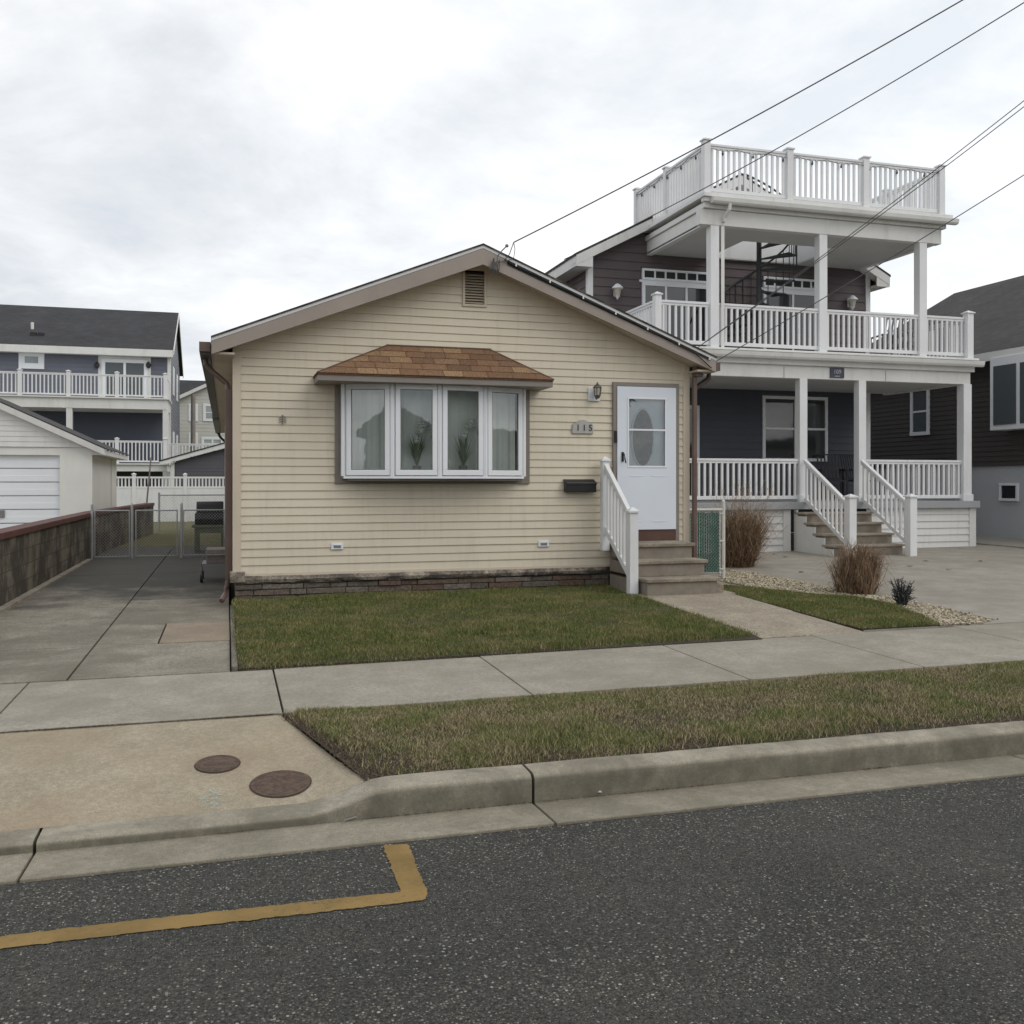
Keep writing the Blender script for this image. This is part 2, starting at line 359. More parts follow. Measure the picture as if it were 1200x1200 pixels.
# ------------------------------------------------------------------ shared builders
def clap(mb, O, U, N, z0, z1, pitch, lip, rng_fn, holes=(), seams=0):
    """lapped siding courses; rng_fn(z) -> (a, b) along U; holes (a0,a1,z0,z1)"""
    O, U, N = Vector(O), Vector(U), Vector(N); z = z0
    while z < z1-1e-4:
        zt = min(z+pitch, z1); zs = sorted({z, zt}|{h[k] for h in holes for k in (2, 3) if z < h[k] < zt})
        for za, zb in zip(zs, zs[1:]):
            a0, b0 = rng_fn(za); a1, b1 = rng_fn(zb)
            if b0-a0 < .02: continue
            zm = (za+zb)/2
            cuts = sorted([(max(h[0], a0), min(h[1], b0)) for h in holes if h[2] < zm < h[3]])
            segs = []; cur = None
            s0 = a0
            for c in cuts:
                if c[1] <= s0: continue
                segs.append((s0, c[0], s0 == a0, False)); s0 = c[1]
            segs.append((s0, b0, s0 == a0, True))
            if seams:
                if za == z: rs_ = random.uniform(0, seams)
                ns = []
                for sa, sb, la, lb in segs:
                    c_ = [sa]+[v for v in (rs_, rs_+seams, rs_+seams*2) if sa+.15 < v < sb-.15]+[sb]
                    for i_, (u0, u1) in enumerate(zip(c_, c_[1:])): ns.append((u0, u1, la and i_ == 0, lb and i_ == len(c_)-2))
                segs = ns
            for sa, sb, la, lb in segs:
                if sb-sa < .004: continue
                if seams: lip_ = lip+random.uniform(-.0018, .0018)
                else: lip_ = lip
                ta = a1 if la else sa; tb = b1 if lb else sb
                oa = lip_*(zt-za)/pitch; ob = lip_*(zt-zb)/pitch+(.0008 if seams else 0)
                q = [O+U*sa+N*oa+Vector((0,0,za)), O+U*sb+N*oa+Vector((0,0,za)), O+U*tb+N*ob+Vector((0,0,zb)), O+U*ta+N*ob+Vector((0,0,zb))]
                fl = U.cross(Vector((0,0,1))).dot(N) < 0
                mb.quad(*(q[::-1] if fl else q))
                if za == z:
                    q2 = [O+U*sa+Vector((0,0,za)), O+U*sb+Vector((0,0,za)), q[1], q[0]]
                    mb.quad(*(q2[::-1] if fl else q2))
        z += pitch
def house_walls(x0, x1, y0, y1, z0, ze, zp, pitch, lip, fronth=(), lefth=(), righth=(), gable='y'):
    """siding on four sides; gable in the y-facing walls (ridge along y) or x-facing walls"""
    mb = MB(); xm = (x0+x1)/2; ym = (y0+y1)/2
    def gx(z):
        if z <= ze or gable != 'y': return (0, x1-x0)
        k = (z-ze)/(zp-ze)*(xm-x0); return (k, x1-x0-k)
    def gy(z):
        if z <= ze or gable != 'x': return (0, y1-y0)
        k = (z-ze)/(zp-ze)*(ym-y0); return (k, y1-y0-k)
    zf = zp if gable == 'y' else ze; zs = zp if gable == 'x' else ze
    clap(mb, (x0, y0, 0), (1,0,0), (0,-1,0), z0, zf, pitch, lip, gx, fronth)
    clap(mb, (x0, y1, 0), (1,0,0), (0,1,0), z0, zf, pitch, lip, gx)
    clap(mb, (x0, y0, 0), (0,1,0), (-1,0,0), z0, zs, pitch, lip, gy, lefth)
    clap(mb, (x1, y0, 0), (0,1,0), (1,0,0), z0, zs, pitch, lip, gy, righth)
    return mb
def window(parent, xa, xb, za, zb, Y, n=1, split=True, glass='dark_glass', fr='white_frame', w=.08, proud=.05):
    """window in a wall facing -Y"""
    f = MB(); y0 = Y-proud; y1 = Y+.02
    f.box(xa, xb, y0, y1, zb-w, zb); f.box(xa, xb, y0-.01, y1, za, za+w); f.box(xa, xa+w, y0+.002, y1, za+w, zb-w); f.box(xb-w, xb, y0+.002, y1, za+w, zb-w)
    cw = (xb-xa-2*w)/n
    for k in range(1, n): f.box(xa+w+cw*k-w*.35, xa+w+cw*k+w*.35, y0+.006, y1, za+w, zb-w)
    if split: zm = (za+zb)/2; f.box(xa+w, xb-w, y0+.012, y1, zm-.025, zm+.025)
    fo = f.build('window', fr, parent, bevel=.004)
    g = MB(); g.box(xa+w*.8, xb-w*.8, Y-proud+.03, Y+.01, za+w*.8, zb-w*.8); g.build('pane', glass, fo)
    return fo
def window_side(parent, X, ya, yb, za, zb, glass='dark_glass', w=.08, split=True):
    """window in a wall facing -X"""
    f = MB(); x0 = X-.05; x1 = X+.02
    f.box(x0, x1, ya, yb, zb-w, zb); f.box(x0-.01, x1, ya, yb, za, za+w); f.box(x0+.002, x1, ya, ya+w, za+w, zb-w); f.box(x0+.002, x1, yb-w, yb, za+w, zb-w)
    if split: zm = (za+zb)/2; f.box(x0+.012, x1, ya+w, yb-w, zm-.025, zm+.025)
    fo = f.build('window', 'white_frame', parent, bevel=.004)
    MB().box(X-.02, X+.01, ya+w*.8, yb-w*.8, za+w*.8, zb-w*.8).build('pane', glass, fo)
    return fo
def railing(parent, a, b, h=.9, sp=.115, bw=.036, m='white_vinyl', gap=.09, trim0=0, trim1=0):
    """one section of balustrade from floor point a to floor point b"""
    a, b = Vector(a), Vector(b); d = b-a; L = math.hypot(d.x, d.y); u = d/L
    a2 = a+u*trim0; b2 = b-u*trim1; L2 = L-trim0-trim1
    r = MB(); up = Vector((0, 0, 1))
    r.bar(a2+up*(h-.02), b2+up*(h-.02), .075, .045); r.bar(a2+up*(h-.065), b2+up*(h-.065), .045, .045)
    r.bar(a2+up*gap, b2+up*gap, .045, .07)
    ro = r.build('railing', m, parent, bevel=.005)
    q = MB(); n = max(1, int(L2/sp)); st = L2/n
    for k in range(n):
        p = a2+u*(st*(k+.5)); sd = Vector((u.y, -u.x, 0))
        q.obox(p-u*bw/2-sd*bw/2+up*(gap+.03), sd*bw, u*bw, (0, 0, h-.115-gap))
    q.build('balusters', m, ro)
    return ro
def post(parent, x, y, z0, z1, w=.12, m='white_vinyl', name='railing_post', cap=True, base=False):
    p = MB().box(x-w/2, x+w/2, y-w/2, y+w/2, z0, z1).build(name, m, parent, bevel=.006)
    if cap:
        c = MB(); c.box(x-w*.66, x+w*.66, y-w*.66, y+w*.66, z1, z1+.025)
        e = w*.6; c.add([(x-e, y-e, z1+.025), (x+e, y-e, z1+.025), (x+e, y+e, z1+.025), (x-e, y+e, z1+.025), (x, y, z1+.07)], [(0,1,4), (1,2,4), (2,3,4), (3,0,4), (0,3,2,1)])
        c.build('post_cap', m, p)
    if base: MB().box(x-w*.62, x+w*.62, y-w*.62, y+w*.62, z0, z0+.14).build('column_base', m, p, bevel=.006)
    return p
def rod_line(mb, a, b, r=.0016):
    mb.tube([a, b], r, 3, False)
def chainlink(mb, o, u, L, z0, z1, sp=.055, r=.0016):
    """diamond mesh in the vertical plane through o along unit u"""
    o = Vector(o); u = Vector(u); H = z1-z0
    k = -H
    while k < L:
        for sgn in (1, -1):
            s0, s1 = k, k+H; za, zb = z0, z1
            if sgn < 0: za, zb = z1, z0
            ta = max(0, -s0)/H; tb = min(1, (L-s0)/H)
            if tb > ta:
                pa = o+u*(s0+ta*H)+Vector((0, 0, za+(zb-za)*ta-o.z)); pb = o+u*(s0+tb*H)+Vector((0, 0, za+(zb-za)*tb-o.z))
                rod_line(mb, pa, pb, r)
        k += sp
def text_mesh(s, size, depth, name, m, parent, mat4):
    cu = bpy.data.curves.new('txt', 'FONT'); cu.body = s; cu.size = size; cu.extrude = depth; cu.align_x = 'CENTER'; cu.align_y = 'CENTER'; cu.offset = size*.012
    to = bpy.data.objects.new('txt', cu); COL.objects.link(to); dg = bpy.context.evaluated_depsgraph_get()
    me = bpy.data.meshes.new_from_object(to.evaluated_get(dg)); bpy.data.objects.remove(to)
    mb = MB(); mb.add([mat4 @ v.co for v in me.vertices], [tuple(p.vertices) for p in me.polygons])
    return mb.build(name, m, parent)
def blades(name, m, n, sampler, hmin, hmax, w, label, cat, lean=.5):
    """grass: n bent blades; sampler(n) -> x, y, z arrays"""
    x, y, z = sampler(n); n = len(x)
    h = rng.uniform(hmin, hmax, n)*np.clip(.9+.35*vnoise(x*.8+3, y*.8), .55, 1.35); a = rng.uniform(0, 2*np.pi, n); la = rng.uniform(0, 2*np.pi, n); ln = rng.uniform(.1, 1, n)*lean*h
    ww = w*rng.uniform(.6, 1.3, n); dx = np.cos(a)*ww/2; dy = np.sin(a)*ww/2
    lx = np.cos(la)*ln; ly = np.sin(la)*ln
    V = np.zeros((n, 5, 3))
    V[:, 0] = np.stack([x-dx, y-dy, z], 1); V[:, 1] = np.stack([x+dx, y+dy, z], 1)
    V[:, 2] = np.stack([x-dx*.75+lx*.35, y-dy*.75+ly*.35, z+h*.6], 1); V[:, 3] = np.stack([x+dx*.75+lx*.35, y+dy*.75+ly*.35, z+h*.6], 1)
    V[:, 4] = np.stack([x+lx, y+ly, z+h], 1)
    b = (np.arange(n)*5)[:, None]
    F4 = (b+np.array([[0, 1, 3, 2]])).ravel(); F3 = (b+np.array([[2, 3, 4]])).ravel()
    me = bpy.data.meshes.new(name); me.vertices.add(n*5); me.vertices.foreach_set('co', V.ravel())
    me.loops.add(n*7); me.loops.foreach_set('vertex_index', np.concatenate([F4, F3]))
    me.polygons.add(2*n); me.polygons.foreach_set('loop_start', np.concatenate([np.arange(n)*4, n*4+np.arange(n)*3]))
    me.update(calc_edges=True); me.validate()
    me.materials.append(M[m]); o = bpy.data.objects.new(name, me); COL.objects.link(o)
    return tag(o, label, cat, kind='stuff')
def inpoly(px, py, poly):
    c = np.zeros(len(px), bool); n = len(poly)
    for i in range(n):
        x1, y1 = poly[i][0], poly[i][1]; x2, y2 = poly[(i+1) % n][0], poly[(i+1) % n][1]
        k = ((y1 > py) != (y2 > py)) & (px < (x2-x1)*(py-y1)/(y2-y1+1e-12)+x1); c ^= k
    return c
def poly_sampler(poly, zf, edge=.02):
    xs = [p[0] for p in poly]; ys = [p[1] for p in poly]
    def f(n):
        px = rng.uniform(min(xs)-edge, max(xs)+edge, n*3); py = rng.uniform(min(ys)-edge, max(ys)+edge, n*3)
        jx = px+rng.normal(0, edge, n*3); jy = py+rng.normal(0, edge, n*3)
        k = inpoly(jx, jy, poly); px, py = px[k][:n], py[k][:n]
        return px, py, zf(px, py)
    return f
def slab(mb, x0, x1, y0, y1, zf, t=.1, g=.006):
    """slab whose top follows zf(x,y)"""
    x0 += g; x1 -= g; y0 += g; y1 -= g
    c = [(x0, y0), (x1, y0), (x1, y1), (x0, y1)]
    mb.add([(x, y, zf(x, y)-t) for x, y in c]+[(x, y, zf(x, y)) for x, y in c], [(0,3,2,1), (4,5,6,7), (0,1,5,4), (1,2,6,5), (2,3,7,6), (3,0,4,7)])
def struct(mb, name, m, bevel=0): return mb.build(name, m, None, bevel=bevel, kind='structure')

# ================================================================== SETTING
struct(MB().box(-400, 400, -300, 700, -1.0, -.34), 'ground', 'yard_grass')
# road with a slight crown
rd = MB(); nx = 2
ys = [4.57, 3, 1, -1, -3, -6, -9]; zs = [-.20, -.185, -.165, -.15, -.155, -.18, -.22]
for (ya, za), (yb, zb) in zip(zip(ys, zs), zip(ys[1:], zs[1:])):
    rd.quad((-90, yb, zb), (90, yb, zb), (90, ya, za), (-90, ya, za))
struct(rd, 'road', 'asphalt')
def roadz(y): return float(np.interp(-y, [-v for v in ys], zs))
# yellow bay marking
ym = MB()
def roadpt(x, y, dz=.004):
    z = -.19
    for _ in range(4): p = G(x, y, z); z = roadz(p.y)
    return Vector((p.x, p.y, z+dz))
ol = [roadpt(*q) for q in [(-260, 1150), (0, 1113), (160, 1094), (330, 1075), (494, 1056.5), (500, 1054), (502, 1049), (478, 990), (448, 991), (470, 1046), (330, 1061), (160, 1079), (5, 1098), (-260, 1136)]]
edge = []
for p0, p1 in zip(ol, ol[1:]+ol[:1]):
    n_ = max(1, int((p1-p0).length/.018))
    for k in range(n_):
        q_ = p0.lerp(p1, k/n_); jx, jy = random.gauss(0, .0028), random.gauss(0, .0028); edge.append((q_.x+jx, q_.y+jy, roadz(q_.y)+.004))
ar = sum(edge[i][0]*edge[(i+1) % len(edge)][1]-edge[(i+1) % len(edge)][0]*edge[i][1] for i in range(len(edge)))
ym.quad(*(edge if ar > 0 else edge[::-1]))
struct(ym, 'road_marking', 'yellow_paint')
# gutter pan in sections
gp = MB(); joints = [-12, -9, -6, -3.6, -.86, 1.58, 4.75, 5.6, 8.6, 11.6, 14.6, 17.6, 21, 24, 27, 30]
for a, b in zip(joints, joints[1:]):
    x0, x1 = a+.006, b-.006
    gp.add([(x0, 4.56, -.4), (x1, 4.56, -.4), (x1, 4.94, -.4), (x0, 4.94, -.4), (x0, 4.56, -.185), (x1, 4.56, -.185), (x1, 4.94, -.205), (x0, 4.94, -.205)],
           [(0,3,2,1), (4,5,6,7), (0,1,5,4), (1,2,6,5), (2,3,7,6), (3,0,4,7)])
struct(gp, 'gutter_pan', 'gutter_concrete', .006)
# kerb: rounded profile swept along the street, lowered at the drive
kb = MB()
def ktop(x):
    s = min(1, max(0, (x-.36)/.46)); s = s*s*(3-2*s)
    if x < -6: s = min(1, (-6-x)/.5)
    return -.155+s*.105
def sweep(xs):
    rings = []
    for x in xs:
        zt = ktop(x)+.0012*math.sin(x*7)+random.gauss(0, .0007); lip = min(.035, (zt+.19)*.5)
        rings.append([(x, 4.93, -.42), (x, 4.93, zt-lip*1.5), (x, 4.932, zt-lip*.85), (x, 4.941, zt-lip*.42), (x, 4.957, zt-lip*.12), (x, 4.98, zt-.001), (x, 5.03, zt), (x, 5.12, zt+.001), (x, 5.12, -.42)])
    n = 9; vs = [p for r in rings for p in r]; fs = []
    for i in range(len(rings)-1):
        for k in range(n): k2 = (k+1) % n; fs.append((i*n+k, (i+1)*n+k, (i+1)*n+k2, i*n+k2))
    fs += [tuple(range(n)), tuple((len(rings)-1)*n+k for k in range(n))[::-1]]
    kb.add(vs, fs)
kj = [-12, -9, -6, -3.6, -.86, 1.58, 5.05, 8.6, 11.6, 14.6, 17.6, 21, 24, 27, 30]
for a, b in zip(kj, kj[1:]):
    n = max(2, int((b-a)/.08)); sweep(list(np.linspace(a+.008, b-.008, n)))
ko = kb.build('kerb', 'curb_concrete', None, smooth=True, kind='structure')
em_ = ko.modifiers.new('split', 'EDGE_SPLIT'); em_.split_angle = R(50)
# ground under everything between kerb and houses
swz = lambda x, y: .005*max(0, x)-.012*max(0, (8.1-y))/1.5
struct(MB().box(-60, 60, 5.125, 30, -.33, -.19), 'subsoil', 'soil')
sw = MB(); sj = [-12, -10.3, -8.5, -6.8, -5, -3.2, -1.44, .36, 2.1, 3.85, 5.45, 7.15, 8.9, 10.6, 12.4, 14.1, 15.9, 17.6, 19.4, 21.1, 24, 27, 30]
for a, b in zip(sj, sj[1:]):
    e0 = 8.04+.02*max(0, a); slab(sw, a, b, 6.56, min(8.25, 8.04+.022*max(0, (a+b)/2)), swz, .12, .007)
struct(sw, 'sidewalk', 'sidewalk_concrete', .004)
# apron between walk and lowered kerb
def apz(y): return apxy(0, y)
ap = MB()
def axr(y): return float(np.interp(y, [5.12, 6.55], [.72, .34]))
def apxy(x, y):
    f = float(np.interp(y, [5.12, 6.55], [1, 0]))**1.6; e = min(ktop(x), -.03)-.008
    if x < -5.4: e = -.165
    return e*f-.022*(1-f)
aps = [5.135, 5.2, 5.3, 5.45, 5.6, 5.8, 6.0, 6.25, 6.55]; axs = [-5.9, -4, -2, -.5, .1]+[.1+.62*k/14 for k in range(1, 15)]
def apx(k, y): return axs[k] if k < 5 else .1+(axr(y)-.1)*(k-4)/14
for ya, yb in zip(aps, aps[1:]):
    for k in range(len(axs)-1):
        q_ = [(apx(k, ya), ya), (apx(k+1, ya), ya), (apx(k+1, yb), yb), (apx(k, yb), yb)]
        ap.quad(*[(x, y, apxy(x, y)) for x, y in q_])
struct(ap, 'driveway_apron', 'apron_concrete')
# verge soil
vz = lambda x, y: np.interp(y, [5.13, 5.5, 6.2, 6.55], [-.062, -.035, -.012, -.02])+.004*np.maximum(0, x)
vg = MB(); vs_ = [5.125, 5.35, 5.8, 6.2, 6.555]
for xa, xb in ((None, 3), (3, 8), (8, 14), (14, 30)):
    for ya, yb in zip(vs_, vs_[1:]):
        a0 = axr(ya)-.01 if xa is None else xa; a1 = axr(yb)-.01 if xa is None else xa
        vg.quad((a0, ya, float(vz(0, ya))-.01+.004*a0), (xb, ya, float(vz(xb, ya))-.01), (xb, yb, float(vz(xb, yb))-.01), (a1, yb, float(vz(0, yb))-.01+.004*a1))
vg.quad((-12, 5.125, -.06), (-5.95, 5.125, -.06), (-5.95, 6.555, -.03), (-12, 6.555, -.03))
struct(vg, 'verge_soil', 'soil')
# driveway slabs
dz = lambda x, y: .0+.0012*(y-8)
dw = MB(); XL, XC, XR = -2.56, -1.18, .034
for a, b in ((8.06, 9.62), (9.62, 13.2), (13.2, 16.9), (16.9, 20.3), (20.3, 24.0)): slab(dw, XL, XC, a, b, dz, .12, .009)
slab(dw, XC, XR, 8.06, 9.62, dz, .12, .009); slab(dw, XC, -.62, 9.62, 10.95, dz, .12, .009); slab(dw, XC, XR, 10.95, 13.2, dz, .12, .009)
struct(dw, 'driveway', 'driveway_concrete', .003)
dd = MB()
for a, b in ((13.2, 16.9), (16.9, 20.3), (20.3, 24.0)): slab(dd, XC, XR, a, b, dz, .12, .006)
struct(dd, 'driveway_back', 'driveway_dark', .003)
pt = MB(); slab(pt, -.62, XR, 9.62, 10.95, lambda x, y: .006, .12, .008); struct(pt, 'driveway_patch', 'driveway_patch', .003)
struct(MB().box(-40, -2.75, 8.06, 23.3, -.3, .0), 'neighbour_lot', 'pad_concrete')
# back yards
struct(MB().box(-60, .05, 24.01, 140, -.3, .02), 'back_yard', 'yard_grass')
struct(MB().box(.06, 60, 31.2, 140, -.3, .1), 'rear_lots', 'yard_grass')
# lawn of the bungalow
lz = lambda x, y: np.interp(y, [8.1, 8.3, 12.2], [.012, .038, .10])+.004*np.maximum(0, x)
lp = [(.09, 8.08), (4.86, 8.18), (4.92, 11.6), (4.92, 12.16), (.09, 12.16)]
lw = MB(); yy = [8.1, 8.35, 9.5, 11, 12.17]
for ya, yb in zip(yy, yy[1:]):
    lw.quad((.09, ya, float(lz(0, ya))), (4.88, ya, float(lz(4.88, ya))), (4.88, yb, float(lz(4.88, yb))), (.09, yb, float(lz(0, yb))))
lw.quad((.09, 8.1, -.1), (4.88, 8.14, -.1), (4.88, 8.1, float(lz(4.88, 8.1))), (.09, 8.1, float(lz(0, 8.1))))
struct(lw, 'lawn_soil', 'soil')
struct(MB().box(.036, .085, 8.07, 12.1, -.2, .04), 'lawn_edging', 'driveway_dark', .01)
# front path and its right-hand strip
pz = lambda x, y: float(np.interp(y, [8.2, 10.8], [.028, .115]))
pp = MB(); slab(pp, 4.9, 6.1, 8.17, 9.5, pz, .15, .006); slab(pp, 4.9, 6.12, 9.5, 10.9, pz, .15, .006); slab(pp, 4.9, 6.2, 10.9, 12.15, lambda x, y: .115, .15, .0)
struct(pp, 'front_path', 'path_concrete', .004)
# neighbour's concrete pad
nz = lambda x, y: float(np.interp(y, [8.3, 12, 16], [.03, .10, .165]))+.003*max(0, x-8)
pd = MB()
for a, b in ((6.14, 10.6), (10.6, 15.3), (15.3, 30)):
    for ya, yb in ((8.28, 12.2), (12.2, 16.2), (16.2, 31)): slab(pd, a, b, ya, yb, nz, .2, .004)
struct(pd, 'parking_pad', 'pad_concrete', .003)
def gz(x, y, add=0):          # ground point on the pad for a photo pixel
    z = .08
    for _ in range(6): p = G(x, y, z); z = nz(p.x, p.y)
    return (p.x, p.y, z+add)
strip_px = [(844, 684), (900, 692), (1000, 702), (1056, 713), (1094, 732), (1003, 739), (925, 717), (862, 699)]
strip = [gz(*q) for q in strip_px]; strip[0] = (6.18, 12.2, .13); strip[-1] = (6.2, 11.2, .12); strip[-2] = (6.16, 9.6, .08); strip[-3] = (6.13, 8.285, .03); strip[4] = (strip[4][0], 8.29, .035)
grav_px = [(850, 668), (880, 672), (940, 683), (985, 692), (1040, 700), (1100, 712), (1163, 727), (1150, 732), (1094, 733), (1056, 713), (1000, 702), (900, 692), (846, 682)]
grav = [gz(*q) for q in grav_px]
for k_ in (7, 8): grav[k_] = (grav[k_][0], 8.29, .035)
def block(poly, add, name, m):
    mb = MB(); n = len(poly); vs = [(p[0], p[1], p[2]+add) for p in poly]+[(p[0], p[1], -.1) for p in poly]
    area = sum(poly[i][0]*poly[(i+1) % n][1]-poly[(i+1) % n][0]*poly[i][1] for i in range(n))
    fs = [tuple(range(n))]+[(i, i+n, (i+1) % n+n, (i+1) % n) for i in range(n)]
    if area < 0: fs = [f[::-1] for f in fs]
    mb.add(vs, fs); return struct(mb, name, m)
block([(p[0], p[1], float(np.interp(p[1], [8.3, 12, 16], [.03, .10, .165]))) for p in strip], .016, 'strip_soil', 'soil'); block(grav, .008, 'gravel_bed', 'gravel_bed')

# grass
_ph = rng.uniform(0, 6.28, (40, 3)); _ph[:, 0] = rng.uniform(1.5, 14, 40)
def vnoise(x, y):
    v = 0
    for i, (f, p1, a_) in enumerate(_ph): v = v+np.sin(f*(x*math.cos(a_)+y*math.sin(a_))+p1)/f**.5
    return v/2.6
def verge_sampler(n):
    px = .3+rng.uniform(0, 1, n*3)**1.7*14.5; py = rng.uniform(5.12, 6.58, n*3)
    k = px > np.interp(py, [5.12, 6.58], [.78, .37])+rng.normal(0, .03, n*3)+.03
    d = np.minimum((py-5.11)/.24, (6.61-py)/.09); d = np.minimum(d, (px-np.interp(py, [5.12, 6.58], [.72, .34]))/.8+.18)
    k &= rng.uniform(0, 1, n*3) < np.clip(d, .10, 1)*np.clip(.75+.5*vnoise(px, py), .25, 1)
    px, py = px[k][:n], py[k][:n]; return px, py, vz(px, py)-.012
def thatch_sampler(n):
    px = .3+rng.uniform(0, 1, n*3)**1.5*14.5; py = rng.uniform(5.11, 6.59, n*3)
    k = px > np.interp(py, [5.12, 6.58], [.71, .335])+rng.normal(0, .015, n*3)
    d = np.minimum((py-5.1), (px-np.interp(py, [5.12, 6.58], [.72, .34])))
    k &= rng.uniform(0, 1, n*3) < np.where(d < .3, 1, .25)
    px, py = px[k][:n], py[k][:n]; return px, py, vz(px, py)-.009
blades('verge_grass', 'verge_blade', 300000, verge_sampler, .014, .048, .0034, 'patchy brown and green grass of the strip between kerb and sidewalk', 'grass', 1.1)
blades('verge_thatch', 'thatch', 110000, thatch_sampler, .003, .010, .004, 'matted dead grass and dirt bits along the bare edges of the kerb strip', 'dead grass', 4)
def debris_sampler(n):
    m_ = n//4; x1 = rng.uniform(-3.5, 13, m_); y1 = 4.935-np.abs(rng.normal(0, .012, m_)); z1 = np.full(m_, -.2)
    x2 = rng.uniform(-3, .3, m_); y2 = 6.555+rng.normal(0, .006, m_); z2 = np.full(m_, -.018)
    x3 = rng.uniform(.05, 4.9, m_*2); y3 = 8.06+.022*x3-np.abs(rng.normal(0, .018, m_*2)); z3 = np.full(m_*2, .0)+.005*x3
    k1 = vnoise(x1*1.3, y1) > -.1; 
    return np.concatenate([x1[k1], x2, x3]), np.concatenate([y1[k1], y2, y3]), np.concatenate([z1[k1], z2, z3])
blades('edge_debris', 'thatch', 16000, debris_sampler, .002, .008, .004, 'dead grass bits and grit gathered in the gutter and along the lawn edge', 'debris', 4)
blades('lawn_grass', 'lawn_blade', 210000, poly_sampler(lp, lambda x, y: lz(x, y)-.006, .034), .016, .045, .005, 'short green lawn in front of the beige bungalow', 'grass', .9)
blades('strip_grass', 'lawn_blade', 60000, poly_sampler([(p[0], p[1]) for p in strip], lambda x, y: np.interp(y, [8.3, 12, 16], [.03, .10, .165])+.013, .02), .018, .042, .005, 'narrow green grass strip between front path and gravel', 'grass', .9)
# gravel stones
def stones(n, poly):
    s = poly_sampler([(p[0], p[1]) for p in poly], lambda x, y: np.interp(y, [8.3, 12, 16], [.03, .10, .165])+.003*np.maximum(0, x-8)+.008, .03)
    x, y, z = s(n); mb = MB()
    for i in range(len(x)):
        r = random.uniform(.010, .024); a = random.random()*6; ca, sa = math.cos(a), math.sin(a)
        base = [(1,0,0), (.5,.87,0), (-.5,.87,.1), (-1,0,0), (-.5,-.87,0), (.5,-.87,.1), (.1,0,.75), (0,0,-.6)]
        vs = []
        for bx, by, bz in base:
            bx *= random.uniform(.7, 1.2); by *= random.uniform(.5, .9)
            vs.append((x[i]+(bx*ca-by*sa)*r, y[i]+(bx*sa+by*ca)*r, z[i]+bz*r*.8+.006))
        mb.add(vs, [(k, (k+1) % 6, 6) for k in range(6)]+[((k+1) % 6, k, 7) for k in range(6)])
    return mb
stones(5200, grav).build('gravel', 'gravel', kind='stuff', label=None)
COL.objects['gravel']['label'] = 'pale pea gravel bed along the neighbour\'s concrete pad'; COL.objects['gravel']['category'] = 'gravel'

# ================================================================== BUNGALOW
WX0, WX1, WY, WYB = .09, 6.17, 12.2, 31.0
EZ, PZ = 3.22, 4.44
H = thing('bungalow', ((WX0+WX1)/2, WY, .1), 'one-storey beige vinyl-sided bungalow with a low gable roof and a brown-roofed bow window', 'house')
def ztop(x): return 3.24+(4.56-3.24)*(1-abs(x-3.13)/3.31)       # roof top surface
slope = (4.56-3.24)/3.31
def wrng(z):
    ze = ztop(WX0)-.12
    if z <= ze: return (0, WX1-WX0)
    k = (z-ze)/slope; return (k, WX1-WX0-k)
zpk = ztop(3.13)-.12
holes = [(1.39-WX0, 3.73-WX0, 1.58, 2.76), (5.05-WX0, 6.01-WX0, .68, 2.87), (2.97-WX0, 3.23-WX0, 3.84, 4.28)]
w = MB(); clap(w, (WX0, WY, 0), (1,0,0), (0,-1,0), .40, zpk, .1016, .014, wrng, holes, 3.6)
clap(w, (WX0, WY, 0), (0,1,0), (-1,0,0), .40, ztop(WX0)-.1, .1016, .013, lambda z: (0, WYB-WY))
clap(w, (WX1, WY, 0), (0,1,0), (1,0,0), .40, ztop(WX1)-.1, .1016, .013, lambda z: (0, WYB-WY))
clap(w, (WX0, WYB, 0), (1,0,0), (0,1,0), .40, zpk, .1016, .013, wrng)
WALL = w.build('wall', 'beige_siding', H)
c = MB()
c.box(WX0-.024, WX0+.075, WY-.024, WY+.075, .36, ztop(WX0)-.14); c.build('corner_trim', 'beige_trim', H, bevel=.005)
MB().box(WX1-.075, WX1+.024, WY-.024, WY+.075, .40, ztop(WX1)-.14).build('corner_trim', 'beige_trim', H, bevel=.005)
MB().box(WX0+.08, WX1-.08, WY-.02, WY+.02, .37, .402).build('starter_strip', 'beige_trim', H)
# foundation: rough ledge cap over coursed stones
f = MB(); f.box(WX0+.03, WX1-.03, WY+.01, WY+.3, -.1, .40)
f.box(WX0+.02, WX0+.3, WY+.3, WYB, -.1, .40); f.box(WX1-.3, WX1-.02, WY+.3, WYB, -.1, .40); FD = f.build('foundation', 'ledge_rock', H)
lc = MB(); xs = list(np.linspace(WX0-.05, 4.93, 60)); prof = []
for i, x in enumerate(xs):
    o = random.uniform(-.012, .012); zb = .295+random.uniform(-.012, .012)
    prof.append([(x, WY+.02, .375), (x, WY-.055+o, .368+random.uniform(-.006, .004)), (x, WY-.075+o, .33), (x, WY-.06+o, zb), (x, WY+.02, zb)])
n = 5; vs = [p for r in prof for p in r]; fs = [tuple(range(n)), tuple((len(prof)-1)*n+k for k in range(n))[::-1]]
for i in range(len(prof)-1):
    for k in range(n): k2 = (k+1) % n; fs.append((i*n+k, (i+1)*n+k, (i+1)*n+k2, i*n+k2))
lc.add(vs, fs); lc.build('ledge_cap', 'ledge_stone', FD)
MB().box(WX0-.055, WX0+.12, WY-.08, WY+.2, .30, .43).build('ledge_block', 'ledge_stone', FD, bevel=.008)
st = MB(); z = .0
